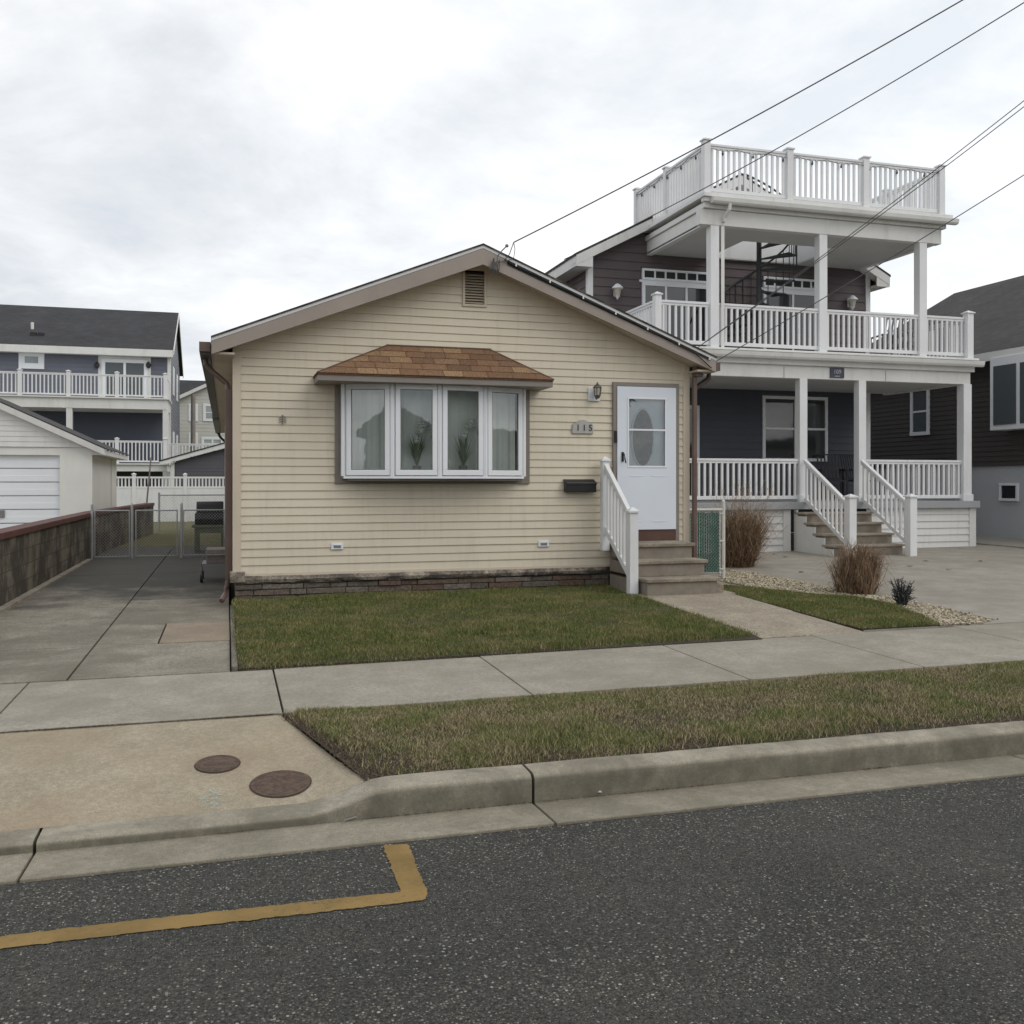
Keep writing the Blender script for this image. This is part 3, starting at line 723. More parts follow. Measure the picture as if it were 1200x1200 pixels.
for row, h in enumerate((.07, .06, .075, .065, .05)):
    x = WX0; 
    while x < 4.95:
        L = random.uniform(.18, .6); x2 = min(x+L, 4.97); d = random.uniform(.015, .05)
        st.box(x+.004, x2-.004, WY-d, WY+.02, z+.004, z+h-.004); x = x2
    z += h
st.build('stone_courses', 'ledge_rock', FD, bevel=.006)
# roof slabs, drip edge, fascia, soffit
RX0, RX1, RY, RT_ = -.18, 6.44, 11.86, .06
def zr(x): return ztop(x)
ro = MB()
for xa, xb in ((RX0, 3.13), (3.13, RX1)):
    ro.prism([(xa, RY-.015, zr(xa)), (xb, RY-.015, zr(xb)), (xb, RY-.015, zr(xb)-.022), (xa, RY-.015, zr(xa)-.022)], (0, WYB+.35-RY, 0))
ROOF = ro.build('roof', 'brown_roof', H)
de = MB()
for xa, xb in ((RX0+.005, 3.13), (3.13, RX1-.005)):
    de.prism([(xa, RY-.005, zr(xa)-.023), (xb, RY-.005, zr(xb)-.023), (xb, RY-.005, zr(xb)-.06), (xa, RY-.005, zr(xa)-.06)], (0, .12, 0))
de.build('drip_edge', 'drip_metal', ROOF)
for xa, xb in ((RX0+.01, 3.13), (3.13, RX1-.01)):
    q = MB(); q.prism([(xa, RY, zr(xa)-.061), (xb, RY, zr(xb)-.061), (xb, RY, zr(xb)-(.265 if xb == 3.13 else .215)), (xa, RY, zr(xa)-(.265 if xa == 3.13 else .215))], (0, .035, 0)); q.build('fascia', 'fascia_taupe', H)
    q = MB(); q.prism([(xa, RY+.036, zr(xa)-.17), (xb, RY+.036, zr(xb)-.19), (xb, RY+.036, zr(xb)-.205), (xa, RY+.036, zr(xa)-.185)], (0, WY+.03-RY, 0)); q.build('soffit', 'soffit_beige', H)
for xa, xb, nm in ((RX0+.02, WX0-.002, 0), (WX1+.002, RX1-.02, 1)):
    q = MB(); q.box(xa, xb, RY+.04, WYB, 3.035, 3.06); q.build('soffit', 'soffit_beige', H)
q = MB(); q.box(RX0, RX0+.02, RY+.036, WYB, 3.03, 3.21); q.build('fascia', 'fascia_taupe', H)
q = MB(); q.box(RX1-.02, RX1, RY+.036, WYB, 3.03, 3.21); q.build('fascia', 'fascia_taupe', H)
# black strip added as the drip-edge shadow; cable clipped below the right-hand rake
q = MB(); q.prism([(3.45, RY-.012, zr(3.45)-.064), (RX1-.1, RY-.012, zr(RX1-.1)-.064), (RX1-.1, RY-.012, zr(RX1-.1)-.095), (3.45, RY-.012, zr(3.45)-.125)], (0, .011, 0)); CB = q.build('rake_shadow_strip', 'black_rubber', H)
q = MB(); 
pts = []
for k in range(60):
    x = 3.4+k*.05; pts.append((x, RY-.02, zr(x)-.085-.012*abs(math.sin(k*.35))-(max(0, (x-5.9))**2)*.5))
q.tube(pts, .008, 5); q.build('cable', 'black_rubber', CB)
for k in range(7):
    x = 3.56+k*.46; MB().box(x-.008, x+.008, RY-.034, RY-.013, zr(x)-.10, zr(x)-.068).build('clip', 'white_frame', CB)
# gutters and downspouts
def gutter(mb, x0, x1, y0, y1, z0, z1, t=.006):
    mb.box(x0, x0+t, y0, y1, z0, z1); mb.box(x1-t, x1, y0, y1, z0, z1); mb.box(x0, x1, y0, y1, z0-t, z0); mb.box(x0, x1, y0, y0+t, z0, z1-.002)
g = MB(); gutter(g, -.315, -.185, 12.0, 23.7, 3.08, 3.19); GT = g.build('gutter', 'brown_gutter', H)
g = MB(); g.box(-.31, -.19, 12.03, 23.6, 3.04, 3.073); g.build('gutter_bottom', 'brown_dark', GT)
g = MB(); gutter(g, -.33, -.185, 24.0, 31.0, 3.02, 3.14); g.build('gutter', 'brown_dark', H)
d = MB(); d.tube([(-.25, 12.5, 3.05), (-.25, 12.5, 2.98), (-.18, 12.5, 2.90), (-.0, 12.46, 2.74), (.03, 12.4, 2.6)], .035, 8); d.box(-.02, .068, 12.3, 12.38+.03, .32, 2.66)
d.tube([(.02, 12.34, .36), (.0, 12.32, .24), (-.03, 12.2, .14), (-.06, 12.1, .09)], .035, 8)
d.build('downspout', 'brown_gutter', H, bevel=.006)
d = MB(); d.tube([(-.25, 30.7, 3.02), (-.2, 30.7, 2.9), (.0, 30.7, 2.7)], .04, 8); d.build('gutter_elbow', 'brown_dark', H); MB().box(-.05, .05, 23.8, 23.9, .1, 2.9).build('downspout', 'pink_spout', H)
g = MB(); gutter(g, 6.445, 6.56, 11.98, 31, 3.07, 3.18); GR = g.build('gutter', 'brown_gutter', H)
MB().box(6.21, 6.32, 12.02, 12.14, 2.981, 3.14).build('gutter_box', 'brown_gutter', H, bevel=.006); MB().box(6.20, 6.255, 12.07, 12.13, .2, 2.98).build('downspout', 'brown_gutter', H, bevel=.006)
d = MB(); d.tube([(6.5, 12.2, 3.07), (6.5, 12.2, 2.98), (6.43, 12.19, 2.93), (6.28, 12.16, 2.84), (6.24, 12.12, 2.7)], .036, 8); d.build('gutter_elbow', 'brown_dark', H)
# gable vent
g = MB(); x0, x1, z0, z1 = 2.97, 3.23, 3.84, 4.27
g.box(x0-.03, x1+.03, WY-.03, WY+.01, z0-.03, z0); g.box(x0-.03, x0, WY-.03, WY+.01, z0, z1-.02); g.box(x1, x1+.03, WY-.03, WY+.01, z0, z1-.02)
GV = g.build('gable_vent', 'beige_trim', H); g = MB(); z = z0+.01
while z < z1-.03: g.obox((x0, WY-.018, z), (x1-x0, 0, 0), (0, .04, .026), (0, -.003, .005)); z += .036
g.build('louvre', 'beige_trim', GV); MB().box(x0, x1, WY+.03, WY+.05, z0, z1).build('vent_back', 'brown_dark', GV)
# two small covers low on the wall
for x, zc in ((P(395, 640, WY).x, P(395, 640, WY).z), (P(636.5, 637, WY).x, P(636.5, 637, WY).z)):
    q = MB(); q.box(x-.075, x+.075, WY-.03, WY, zc-.04, zc+.04); q.box(x-.05, x+.05, WY-.04, WY-.031, zc+.012, zc+.022); vc_ = q.build('vent_cover', 'white_frame', H, bevel=.006)
    MB().box(x-.045, x+.045, WY-.0325, WY-.0301, zc-.022, zc+.006).build('vent_slot', 'metal_grey', vc_)
# bow window
BW = [(1.39, 12.05), (1.97, 11.86), (2.56, 11.82), (3.16, 11.86), (3.73, 12.05)]
bz0, bz1 = 1.595, 2.745
fr = MB()
base_poly = [(x, y, bz0-.03) for x, y in BW]+[(3.73, 12.3, bz0-.03), (1.39, 12.3, bz0-.03)]
fr.prism([(p[0], p[1]-.012, p[2]) for p in base_poly[:5]]+[base_poly[5], base_poly[6]], (0, 0, .03)); 
fr.prism([(x, y, bz1) for x, y in BW]+[(3.73, 12.3, bz1), (1.39, 12.3, bz1)], (0, 0, .03))
for i, (x, y) in enumerate(BW):
    fr.tube([(x, y+.02, bz0), (x, y+.02, bz1)], .034, 6)
BOW = fr.build('bow_window', 'white_frame', H)
MB().prism([(1.45, 12.06, bz0-.06), (1.98, 11.9, bz0-.06), (2.56, 11.87, bz0-.06), (3.14, 11.9, bz0-.06), (3.68, 12.06, bz0-.06), (3.68, 12.19, bz0-.06), (1.45, 12.19, bz0-.06)], (0, 0, .029)).build('window_base', 'taupe_trim', BOW)
for (xa, ya), (xb, yb) in zip(BW, BW[1:]):
    a = Vector((xa, ya, 0)); b = Vector((xb, yb, 0)); u = (b-a).normalized(); nrm = Vector((u.y, -u.x, 0)); L = (b-a).length
    s = MB(); i0, i1, fw = .035, L-.035, .06
    def bx(s, s0, s1, z0, z1, d0, d1): s.obox(a+u*s0+nrm*d0+Vector((0, 0, z0)), u*(s1-s0), nrm*(d1-d0), (0, 0, z1-z0))
    bx(s, i0, i1, bz0+.008, bz0+.075, -.03, .018); bx(s, i0, i1, bz1-.07, bz1-.006, -.03, .018)
    bx(s, i0, i0+fw, bz0+.075, bz1-.07, -.03, .0175); bx(s, i1-fw, i1, bz0+.075, bz1-.07, -.03, .0175)
    sh = s.build('sash', 'white_frame', BOW, bevel=.005)
    s = MB(); g0, g1 = i0+fw, i1-fw
    bx(s, g0, g0+.008, bz0+.075, bz1-.07, -.01, .012); bx(s, g1-.008, g1, bz0+.075, bz1-.07, -.01, .012); bx(s, g0+.008, g1-.008, bz0+.075, bz0+.083, -.01, .012); bx(s, g0+.008, g1-.008, bz1-.078, bz1-.07, -.01, .012)
    s.build('glazing_bead', 'metal_grey', sh)
    s = MB(); q = [a+u*g0+Vector((0, 0, bz0+.07)), a+u*g1+Vector((0, 0, bz0+.07)), a+u*g1+Vector((0, 0, bz1-.065)), a+u*g0+Vector((0, 0, bz1-.065))]
    s.quad(*q); s.build('pane', 'window_glass', sh)
tr_ = MB(); tr_.box(1.295, 1.388, WY-.035, WY+.02, 1.50, 2.74); tr_.box(3.732, 3.85, WY-.035, WY+.02, 1.50, 2.74); tr_.box(1.388, 3.732, WY-.033, WY+.02, 1.50, 1.562)
tr_.build('window_trim', 'taupe_trim', H, bevel=.004)
# bow roof
ex0, ex1, ey, ez0, ez1 = 1.04, 4.0, 11.66, 2.735, 2.825
b0 = [(ex0, ey), (ex1, ey), (ex1, WY), (ex0, WY)]
q = MB(); q.box(ex0, ex1, ey, WY-.002, ez0, ez1-.018); q.build('bow_fascia', 'taupe_trim', H, bevel=.004)
q = MB(); top0, top1, tz = 1.97, 3.29, 3.26
A, B, C_, D_ = Vector((ex0-.01, ey-.015, ez1)), Vector((ex1+.01, ey-.015, ez1)), Vector((top1, WY-.015, tz)), Vector((top0, WY-.015, tz))
E, F_ = Vector((ex0-.01, WY-.005, ez1)), Vector((ex1+.01, WY-.005, ez1))
dn = Vector((0, 0, -.016)); q.add([A+dn, B+dn, C_+dn, D_+dn, E+dn, F_+dn], [(0,1,2,3), (0,3,4), (1,5,2), (0,4,5,1)]); BR = q.build('bow_roof', 'brown_shingle', H)
def shingles(mb, a, b, c, d, nrm, rows, tabw):
    """rows of tabs on the quad a-b (eave) d-c (top)"""
    for r in range(rows):
        v0 = r/rows; v1 = min(1, (r+1)/rows+.02)
        l0, r0 = a.lerp(d, v0), b.lerp(c, v0); l1, r1 = a.lerp(d, v1), b.lerp(c, v1)
        L = (r0-l0).length
        if L < .03: continue
        s = -random.random()*tabw
        while s < L:
            w_ = tabw*random.uniform(.8, 1.25); sa, sb = max(0, s)/L, min(L, s+w_)/L; s += w_
            if sb-sa < .004: continue
            L1 = (r1-l1).length
            off = ((l1-l0).dot((r0-l0)/L))/max(L, 1e-6)
            def top(t):
                if L1 < 1e-4: return l1
                k = ((t*L)-off*L)/L1; return l1+(r1-l1)*min(1, max(0, k))
            lift = nrm*.009; g_ = .003/L
            p = [l0+(r0-l0)*(sa+g_)+lift, l0+(r0-l0)*(sb-g_)+lift, top(sb-g_)+nrm*.001, top(sa+g_)+nrm*.001]
            mb.quad(*p); mb.quad(p[0]-lift*1.6, p[1]-lift*1.6, p[1], p[0])
q = MB(); n1 = (B-A).cross(D_-A).normalized(); shingles(q, A, B, C_, D_, n1, 5, .27)
n2 = (A-E).cross(D_-E).normalized(); n2 = n2 if n2.z > 0 else -n2
shingles(q, E, A, D_, D_, n2, 5, .2); n3 = (F_-B).cross(C_-B).normalized(); n3 = n3 if n3.z > 0 else -n3; shingles(q, B, F_, C_, C_, n3, 5, .2)
q.build('shingle_tabs', 'brown_shingle', BR)
q = MB(); q.tube([D_+Vector((-.03, -.01, .0)), C_+Vector((.03, -.01, .0))], .012, 6); q.tube([A+n1*.008, D_+n1*.008], .010, 5); q.tube([B+n1*.008, C_+n1*.008], .010, 5); q.build('ridge_flashing', 'brown_gutter', BR)
# interior behind the bow window
q = MB(); x0, x1, y1, z0, z1 = .9, 4.2, 14.6, .9, 3.0
q.quad((x0, y1, z0), (x1, y1, z0), (x1, y1, z1), (x0, y1, z1)); q.quad((x0, 12.25, z0), (x0, y1, z0), (x0, y1, z1), (x0, 12.25, z1)); q.quad((x1, 12.25, z0), (x1, 12.25, z1), (x1, y1, z1), (x1, y1, z0))
q.quad((x0, 12.25, z0), (x1, 12.25, z0), (x1, y1, z0), (x0, y1, z0)); q.quad((x0, 12.25, z1), (x0, y1, z1), (x1, y1, z1), (x1, 12.25, z1)); q.build('room', 'room_wall', H)
q = MB()
cp = [Vector((1.43, 12.22, 0)), Vector((1.97, 12.10, 0)), Vector((2.56, 12.07, 0)), Vector((3.15, 12.10, 0)), Vector((3.69, 12.22, 0))]
pr = []
for p0, p1 in zip(cp, cp[1:]):
    for k in range(16): q_ = p0.lerp(p1, k/16); pr.append((q_.x, q_.y+.010*math.sin(q_.x*34)+.006*math.sin(q_.x*71+1)))
for (a0, b0_), (a1, b1_) in zip(pr, pr[1:]): q.quad((a0, b0_, 1.6), (a1, b1_, 1.6), (a1, b1_, 2.74), (a0, b0_, 2.74))
q.build('curtain', 'curtain', H, smooth=True)
# storm door
DX0, DX1, DZ0, DZ1 = 5.09, 5.965, .87, 2.825
q = MB(); q.box(5.035, 5.088, WY-.05, WY+.03, .70, 2.885); q.box(5.967, 6.02, WY-.05, WY+.03, .70, 2.885); q.box(5.088, 5.967, WY-.05, WY+.03, 2.83, 2.885); DF = q.build('door_frame', 'taupe_trim', H, bevel=.004)
MB().box(5.088, 5.967, WY-.045, WY+.02, .705, .866).build('kick_board', 'kick_brown', H, bevel=.004)
gx0, gx1, gz0, gz1 = 5.255, 5.80, 1.74, 2.66
q = MB(); y0, y1 = WY-.062, WY-.03
q.box(DX0, gx0, y0, y1, DZ0, DZ1); q.box(gx1, DX1, y0, y1, DZ0, DZ1); q.box(gx0, gx1, y0, y1, gz1, DZ1); q.box(gx0, gx1, y0, y1, DZ0, gz0)
SD = q.build('storm_door', 'door_white', H, bevel=.0)
q = MB(); zb = 2.235
q.box(gx0-.02, gx1+.02, y0-.008, y0-.001, gz0-.02, gz0+.004); q.box(gx0-.02, gx1+.02, y0-.008, y0-.001, gz1-.004, gz1+.02); q.box(gx0-.02, gx0+.004, y0-.008, y0-.001, gz0, gz1); q.box(gx1-.004, gx1+.02, y0-.008, y0-.001, gz0, gz1)
q.box(gx0+.004, gx1-.004, y0-.008, y0-.001, zb-.012, zb+.012); q.build('glass_frame', 'white_frame', SD, bevel=.002)
q = MB()
for a, b, c2 in ((5.25, 5.47, 1.61), (5.59, 5.81, 1.61), (5.6, 5.81, .99), (5.25, 5.45, .99)):
    q.tube([(a, y0+.001, c2), (a+.03, y0-.001, c2-.012), (b-.03, y0-.001, c2-.012), (b, y0+.001, c2)], .0045, 5)
q.build('door_moulding', 'door_white', SD)
q = MB(); q.quad((gx0, WY-.05, gz0), (gx1, WY-.05, gz0), (gx1, WY-.05, gz1), (gx0, WY-.05, gz1)); q.build('storm_glass', 'window_glass', SD)
q = MB(); q.box(DX0, DX1, WY+.02, WY+.06, DZ0, DZ1); ID = q.build('inner_door', 'door_white', H)
q = MB(); n = 28; cx, cz = 5.495, 2.13; ring = [(cx+.165*math.cos(2*math.pi*k/n), WY+.008, cz+.40*math.sin(2*math.pi*k/n)) for k in range(n)]
q.prism(ring, (0, .011, 0)); q.build('oval_glass', 'oval_glass', ID)
q = MB(); q.tube(ring+[ring[0], ring[1]], .014, 6); q.build('oval_moulding', 'door_white', ID)
q = MB(); hx = 5.165; q.box(hx-.016, hx+.016, y0-.012, y0-.0005, 1.80, 1.93); q.tube([(hx, y0-.012, 1.9), (hx+.005, y0-.05, 1.90), (hx+.01, y0-.055, 1.85), (hx+.03, y0-.045, 1.78)], .009, 6); q.build('handle', 'black_metal', SD)
MB().box(5.045, 5.085, WY-.075, WY-.051, 2.06, 2.22).build('door_closer', 'black_metal', DF, bevel=.006)
# things on the wall
p = P(681, 569, WY); mbx = thing('mailbox', (p.x, WY-.06, 1.38), 'black wall mailbox left of the front steps', 'mailbox')
q = MB(); q.box(4.33, 4.76, WY-.13, WY-.014, 1.385, 1.52); q.build('box', 'black_metal', mbx, bevel=.01)
q = MB(); q.prism([(4.325, WY-.14, 1.50), (4.325, WY-.012, 1.56), (4.325, WY-.012, 1.545), (4.325, WY-.14, 1.485)], (.44, 0, 0)); q.build('lid', 'black_metal', mbx, bevel=.002)
p = P(682, 500, WY); pl = thing('house_number', (p.x, WY-.02, p.z-.1), 'grey arched plaque reading 115 left of the front door', 'number plaque')
q = MB(); cx, zc = p.x, p.z-.02; w2 = .15
pts = [(cx-w2, zc-.075), (cx+w2, zc-.075), (cx+w2, zc+.045), (cx+w2-.03, zc+.07), (cx+.09, zc+.07), (cx+.06, zc+.10), (cx, zc+.115), (cx-.06, zc+.10), (cx-.09, zc+.07), (cx-w2+.03, zc+.07), (cx-w2, zc+.045)]
q.prism([(a, WY-.035, b) for a, b in pts], (0, .022, 0)); q.build('plate', 'plaque_grey', pl, bevel=.004)
MX = Matrix.Translation((cx+.02, WY-.037, zc+.0)) @ Matrix.Rotation(R(90), 4, 'X')
text_mesh('1 1 5', .115, .003, 'digits', 'digit_dark', pl, MX)
p = P(695.5, 459, WY); ln = thing('wall_lantern', (p.x, WY-.02, p.z-.12), 'small bronze lantern light mounted between plaque and door top', 'wall light')
q = MB(); q.box(p.x-.085, p.x+.085, WY-.03, WY-.012, p.z-.13, p.z+.06); q.build('mount_plate', 'white_frame', ln, bevel=.006)
q = MB(); c = (p.x+.01, WY-.12, p.z)
q.lathe(c, [(.005, .12), (.012, .105), (.02, .09), (.055, .06), (.062, .045), (.05, .04)][::-1], 8); q.lathe(c, [(.03, -.10), (.042, -.07), (.048, -.06)], 8)
for k in range(6): a = k*math.pi/3; q.tube([(c[0]+.042*math.cos(a), c[1]+.042*math.sin(a), c[2]-.065), (c[0]+.055*math.cos(a), c[1]+.055*math.sin(a), c[2]+.045)], .005, 4)
q.tube([(c[0], WY-.03, c[2]-.02), (c[0], WY-.07, c[2]-.11), (c[0], c[1], c[2]-.10)], .008, 5); q.build('lantern_frame', 'lamp_bronze', ln)
MB().lathe(c, [(.036, -.062), (.047, .04)], 8).build('lamp_glass', 'lamp_glass', ln)
p = P(331, 492, WY); o_ = MB(); c = Vector((p.x, WY-.03, p.z))
o_.tube([c+Vector((0, 0, -.055)), c+Vector((0, 0, .05))], [.008, .006], 6); o_.lathe(c+Vector((0, 0, .05)), [(.004, -.01), (.012, 0), (.004, .012)], 6)
for sx_ in (-1, 1):
    for zz in (.025, .0, -.03): o_.tube([c+Vector((0, 0, zz*.6)), c+Vector((sx_*.03, .005, zz+.008)), c+Vector((sx_*.045, .012, zz-.012))], .004, 4)
o_.build('wall_ornament', 'metal_grey', label='small grey insect-shaped ornament fixed to the siding left of the bow window', cat='ornament')
# wires on the gable
sv = thing('service_drop', (3.4, 11.8, 4.3), 'tangle of black service wires and small mast at the gable peak', 'electric service')
q = MB(); pa = P(600, 289, 11.8); 
q.tube([P(583, 318, 11.83), P(583, 300, 11.8), P(588, 294, 11.75), P(594, 288, 11.72)], .008, 6); q.lathe(P(594, 288, 11.72), [(.01, -.02), (.022, -.01), (.022, .01), (.01, .02)], 6); q.build('mast', 'metal_grey', sv)
q = MB()
for k in range(9):
    x0 = 578+random.uniform(-4, 8); q.tube([P(x0, 305+random.uniform(-3, 3), 11.82), P(x0-3+random.uniform(-4, 4), 315, 11.8), P(x0+2+random.uniform(-4, 4), 322+random.uniform(-4, 3), 11.82)], .006, 5)
q.tube([P(602, 284, 11.8), P(597, 298, 11.81), P(590, 306, 11.82), P(583, 308, 11.82)], .006, 5); q.tube([P(602, 284, 11.8), P(603.5, 292, 11.8), P(602, 302, 11.82), P(592, 307, 11.82)], .005, 5)
q.build('loop_wires', 'wire_black', sv)
def wire(name, p0, px, py, sag, r, label, back=None, pole=(15.5, 5.4)):
    """cable from p0 toward the street pole, passing the photo point (px,py) at the frame edge"""
    a, b = ray(px); p0 = Vector(p0)
    dx, dy = pole[0]-p0.x, pole[1]-p0.y
    u = (p0.x*b-p0.y*a)/(dy*a-dx*b); X = p0.x+dx*u; Y = p0.y+dy*u; d = Y/b; zt = EYE+(HOR-py)*d/FPX
    # z(u)= z0 + s*u - 4*sag*u*(1-u)
    s_ = (zt-p0.z+4*sag*u*(1-u))/u
    pts = []
    for k in range(41):
        t_ = k/40; pts.append((p0.x+dx*t_, p0.y+dy*t_, p0.z+s_*t_-4*sag*t_*(1-t_)))
    q = MB(); q.tube(pts, r, 6); return q.build(name, 'wire_black', label=label, cat='overhead cable', group='overhead cables')
wire('overhead_cable', P(602, 284, 11.8), 1128, 0, .35, .008, 'topmost overhead cable, tied to the bungalow gable peak')
wire('overhead_cable', P(661, 304, 18.9), 1200, 3, .5, .009, 'overhead cable crossing the rooftop deck rail to the neighbour\'s left eave')
wire('overhead_cable', P(822, 404, 12.9), 1200, 118, .28, .006, 'upper cable of the close pair running past the right deck posts')
wire('overhead_cable', P(818, 407, 12.9), 1200, 125, .28, .006, 'lower cable of the close pair running past the right deck posts')
wire('overhead_cable', P(838, 424, 11.95), 1200, 205, .25, .006, 'lowest single cable ending at the bungalow\'s right eave')

# front steps and their railing
FS = thing('front_steps', (5.45, 11.5, .1), 'three grey concrete and stone steps at the bungalow door', 'steps')
for i, (yf, zt) in enumerate(((10.88, .32), (11.2, .52), (11.53, .715))):
    q = MB(); q.box(4.97, 5.93-.01*i, yf+.03, WY-.08, .0 if i == 0 else zt-.2, zt-.045); so = q.build('riser', 'step_riser', FS, bevel=.006)
    yb = (11.24, 11.57, WY-.055)[i]; q = MB(); q.box(4.95, 5.97-.01*i, yf, yb, zt-.044, zt); q.build('tread', 'step_concrete', FS, bevel=.008)
MB().box(5.94, 6.05, 10.95, 11.5, .05, .25).build('side_block', 'step_concrete', FS, bevel=.01)
SR = thing('stair_railing', (4.87, 11.6, .1), 'white vinyl stair railing on the left of the bungalow steps', 'railing')
ya, yb = 12.05, 11.13
post(SR, 4.87, ya, .60, 1.80, .10, name='post', cap=True); post(SR, 4.87, yb, .06, 1.14, .115, name='post')
def rz(y): return np.interp(y, [yb, ya], [1.10, 1.76])
q = MB(); q.bar((4.87, ya-.03, rz(ya)-.02), (4.87, yb+.03, rz(yb)-.02), .06, .07); q.build('handrail', 'white_vinyl', SR, bevel=.008)
q = MB(); q.bar((4.87, ya-.03, rz(ya)-.86), (4.87, yb+.03, rz(yb)-.80), .04, .08); q.build('bottom_rail', 'white_vinyl', SR, bevel=.006)
for k in range(7):
    y = ya-.12-k*.107; q = MB(); q.box(4.853, 4.887, y-.017, y+.017, rz(y)-.83, rz(y)-.05); q.build('baluster', 'white_vinyl', SR)
# indoor plants on the window board
def potted(x, y, z, s, lab):
    r_ = thing('potted_plant', (x, y, z), lab, 'plant'); 
    MB().lathe((x, y, z), [(.04*s, 0), (.055*s, .12*s), (.058*s, .13*s)], 12).build('pot', 'pot_clay', r_)
    q = MB()
    for k in range(46):
        a = random.random()*6.28; L = random.uniform(.2, .45)*s; e = random.uniform(.04, .15)*s; wv = Vector((-math.sin(a), math.cos(a), 0))*.008
        p0 = Vector((x, y, z+.12*s)); p1 = p0+Vector((math.cos(a)*e*.5, math.sin(a)*e*.3, L*.6)); p2 = p0+Vector((math.cos(a)*e, math.sin(a)*e*.4, L))
        q.quad(p0-wv, p0+wv, p1+wv*1.3, p1-wv*1.3); q.quad(p1-wv*1.3, p1+wv*1.3, p2)
    q.build('leaves', 'leaf_green', r_)
    q = MB()
    for k in range(34):
        a = random.random(); c = (x+(-.02+a*.24)*s, y+random.uniform(-.06, .02), z+(.46+.22*math.sin(a*3.1)+random.uniform(-.07, .05))*s)
        q.lathe(c, [(.004, -.02), (.032, 0), (.004, .02)], 6)
    q.build('blossoms', 'petal_white', r_)
potted(2.30, 11.985, bz0+.001, 1.0, 'plant with long leaves and white blossoms behind the second window pane from the left')
potted(2.90, 11.985, bz0+.001, 1.05, 'plant with dense leaves and white blossoms behind the third window pane from the left')
q = MB(); q.lathe((2.70, 11.98, bz0), [(.04, 0), (.055, .05), (.04, .09), (.03, .11), (.045, .14), (.05, .18), (.035, .22), (.01, .24)], 14)
q.build('figurine', 'petal_white', smooth=True, label='small white snowman-like figurine on the window board of the third pane', cat='figurine')

# ================================================================== CHAIN LINK BESIDE THE STEPS
GF = thing('chain_link_fence', (6.6, 12.6, .1), 'short chain-link fence panel with green slats between the bungalow and the reed clump', 'fence')
q = MB(); q.tube([(6.95, 12.6, .05), (6.95, 12.6, 1.22)], .028, 8); q.lathe((6.95, 12.6, 1.22), [(.03, 0), (.03, .02), (.008, .05)], 8); q.build('fence_post', 'white_post', GF)
q = MB(); q.tube([(6.32, 12.6, .1), (6.32, 12.6, 1.2)], .018, 8); q.build('fence_post', 'white_post', GF)
q = MB(); q.tube([(6.32, 12.6, 1.12), (6.95, 12.6, 1.12)], .018, 8); q.tube([(6.34, 12.6, .2), (6.95, 12.6, .2)], .01, 6); q.tube([(6.89, 12.6, .17), (6.89, 12.6, 1.13)], .014, 6)
for z_ in (.25, .66, 1.06): q.tube([(6.89, 12.59, z_), (6.96, 12.58, z_)], .012, 5)
q.build('rail', 'white_post', GF)
q = MB(); chainlink(q, (6.34, 12.585, .18), (1, 0, 0), .55, .18, 1.1, .05, .0028); q.build('mesh', 'galv', GF)
q = MB(); x = 6.35
while x < 6.87: q.box(x, x+.03, 12.60+random.uniform(-.003, .003), 12.606, .19, 1.08+random.uniform(-.015, .01)); x += .037
q.build('slats', 'green_slat', GF)
# reed clumps
def clump(name, x, y, z, n, hmin, hmax, rb, top, lab, stalks=0, lean=(0, 0)):
    mb = MB(); tufts = [(random.gauss(0, rb*.45), random.gauss(0, rb*.45), random.gauss(0, .10), random.gauss(0, .10), random.uniform(.72, 1.12)) for _ in range(9)]
    for k in range(n):
        tall = k < stalks; tf = random.choice(tufts)
        a = random.random()*2*math.pi; r0 = rb*.62*math.sqrt(random.random()); h = tf[4]*(random.uniform(hmin, hmax) if random.random() > .2 else random.uniform(.3, .8)*hmin)*(1.32 if tall else 1); e = random.uniform(0, top)*(.7 if tall else 1)*(1.5 if random.random() < .12 else 1); a2 = a+random.gauss(0, .8)
        wig = [Vector((random.gauss(0, .03), random.gauss(0, .03), 0)) for _ in range(4)]
        p0 = Vector((x+tf[0]+r0*math.cos(a), y+tf[1]+r0*math.sin(a), z)); d = Vector((math.cos(a2)*e+(lean[0]+tf[2])*h, math.sin(a2)*e+(lean[1]+tf[3])*h, 0))
        p1 = p0+d*.25+Vector((0, 0, h*.42))+wig[0]; p2 = p0+d*.62+Vector((0, 0, h*.78))+wig[1]
        drop = random.choice((.22, .16, .08, -.05, -.2, -.4)) if not tall else .22
        p3 = p2+d*.55+wig[2]*2.5+Vector((0, 0, h*drop))
        b_ = random.random()*3.14; w_ = random.uniform(.0016, .0038); wv = Vector((math.cos(b_), math.sin(b_), 0))*w_
        if tall: wv = wv.normalized()*.0016; p3 = p2+(p3-p2)*.7
        i = len(mb.v); tp_ = p3
        mb.add([p0-wv, p0+wv, p1+wv, p1-wv, p2+wv*.8, p2-wv*.8, tp_], [(0, 1, 2, 3), (3, 2, 4, 5), (5, 4, 6)])
        if tall:
            for j in range(7):
                c_ = p2.lerp(p3, .2+.12*j); o_ = Vector((random.gauss(0, .012), random.gauss(0, .012), .03)); mb.add([c_, c_+o_+Vector((.004, 0, 0)), c_+o_-Vector((.004, 0, .002))], [(0, 1, 2)])
    return mb.build(name, 'reed', label=lab, cat='ornamental grass', group='clumps of dried ornamental grass')
c1 = gz(868, 664); clump('ornamental_grass', c1[0], c1[1], c1[2], 4400, .45, 1.15, .20, .46, 'larger clump of dry brown ornamental grass beside the green-slatted fence', 260, (.04, -.05))
c2 = gz(1004, 696); clump('ornamental_grass', c2[0], c2[1], c2[2], 3600, .34, .80, .19, .20, 'smaller clump of dry brown ornamental grass before the neighbour\'s steps')
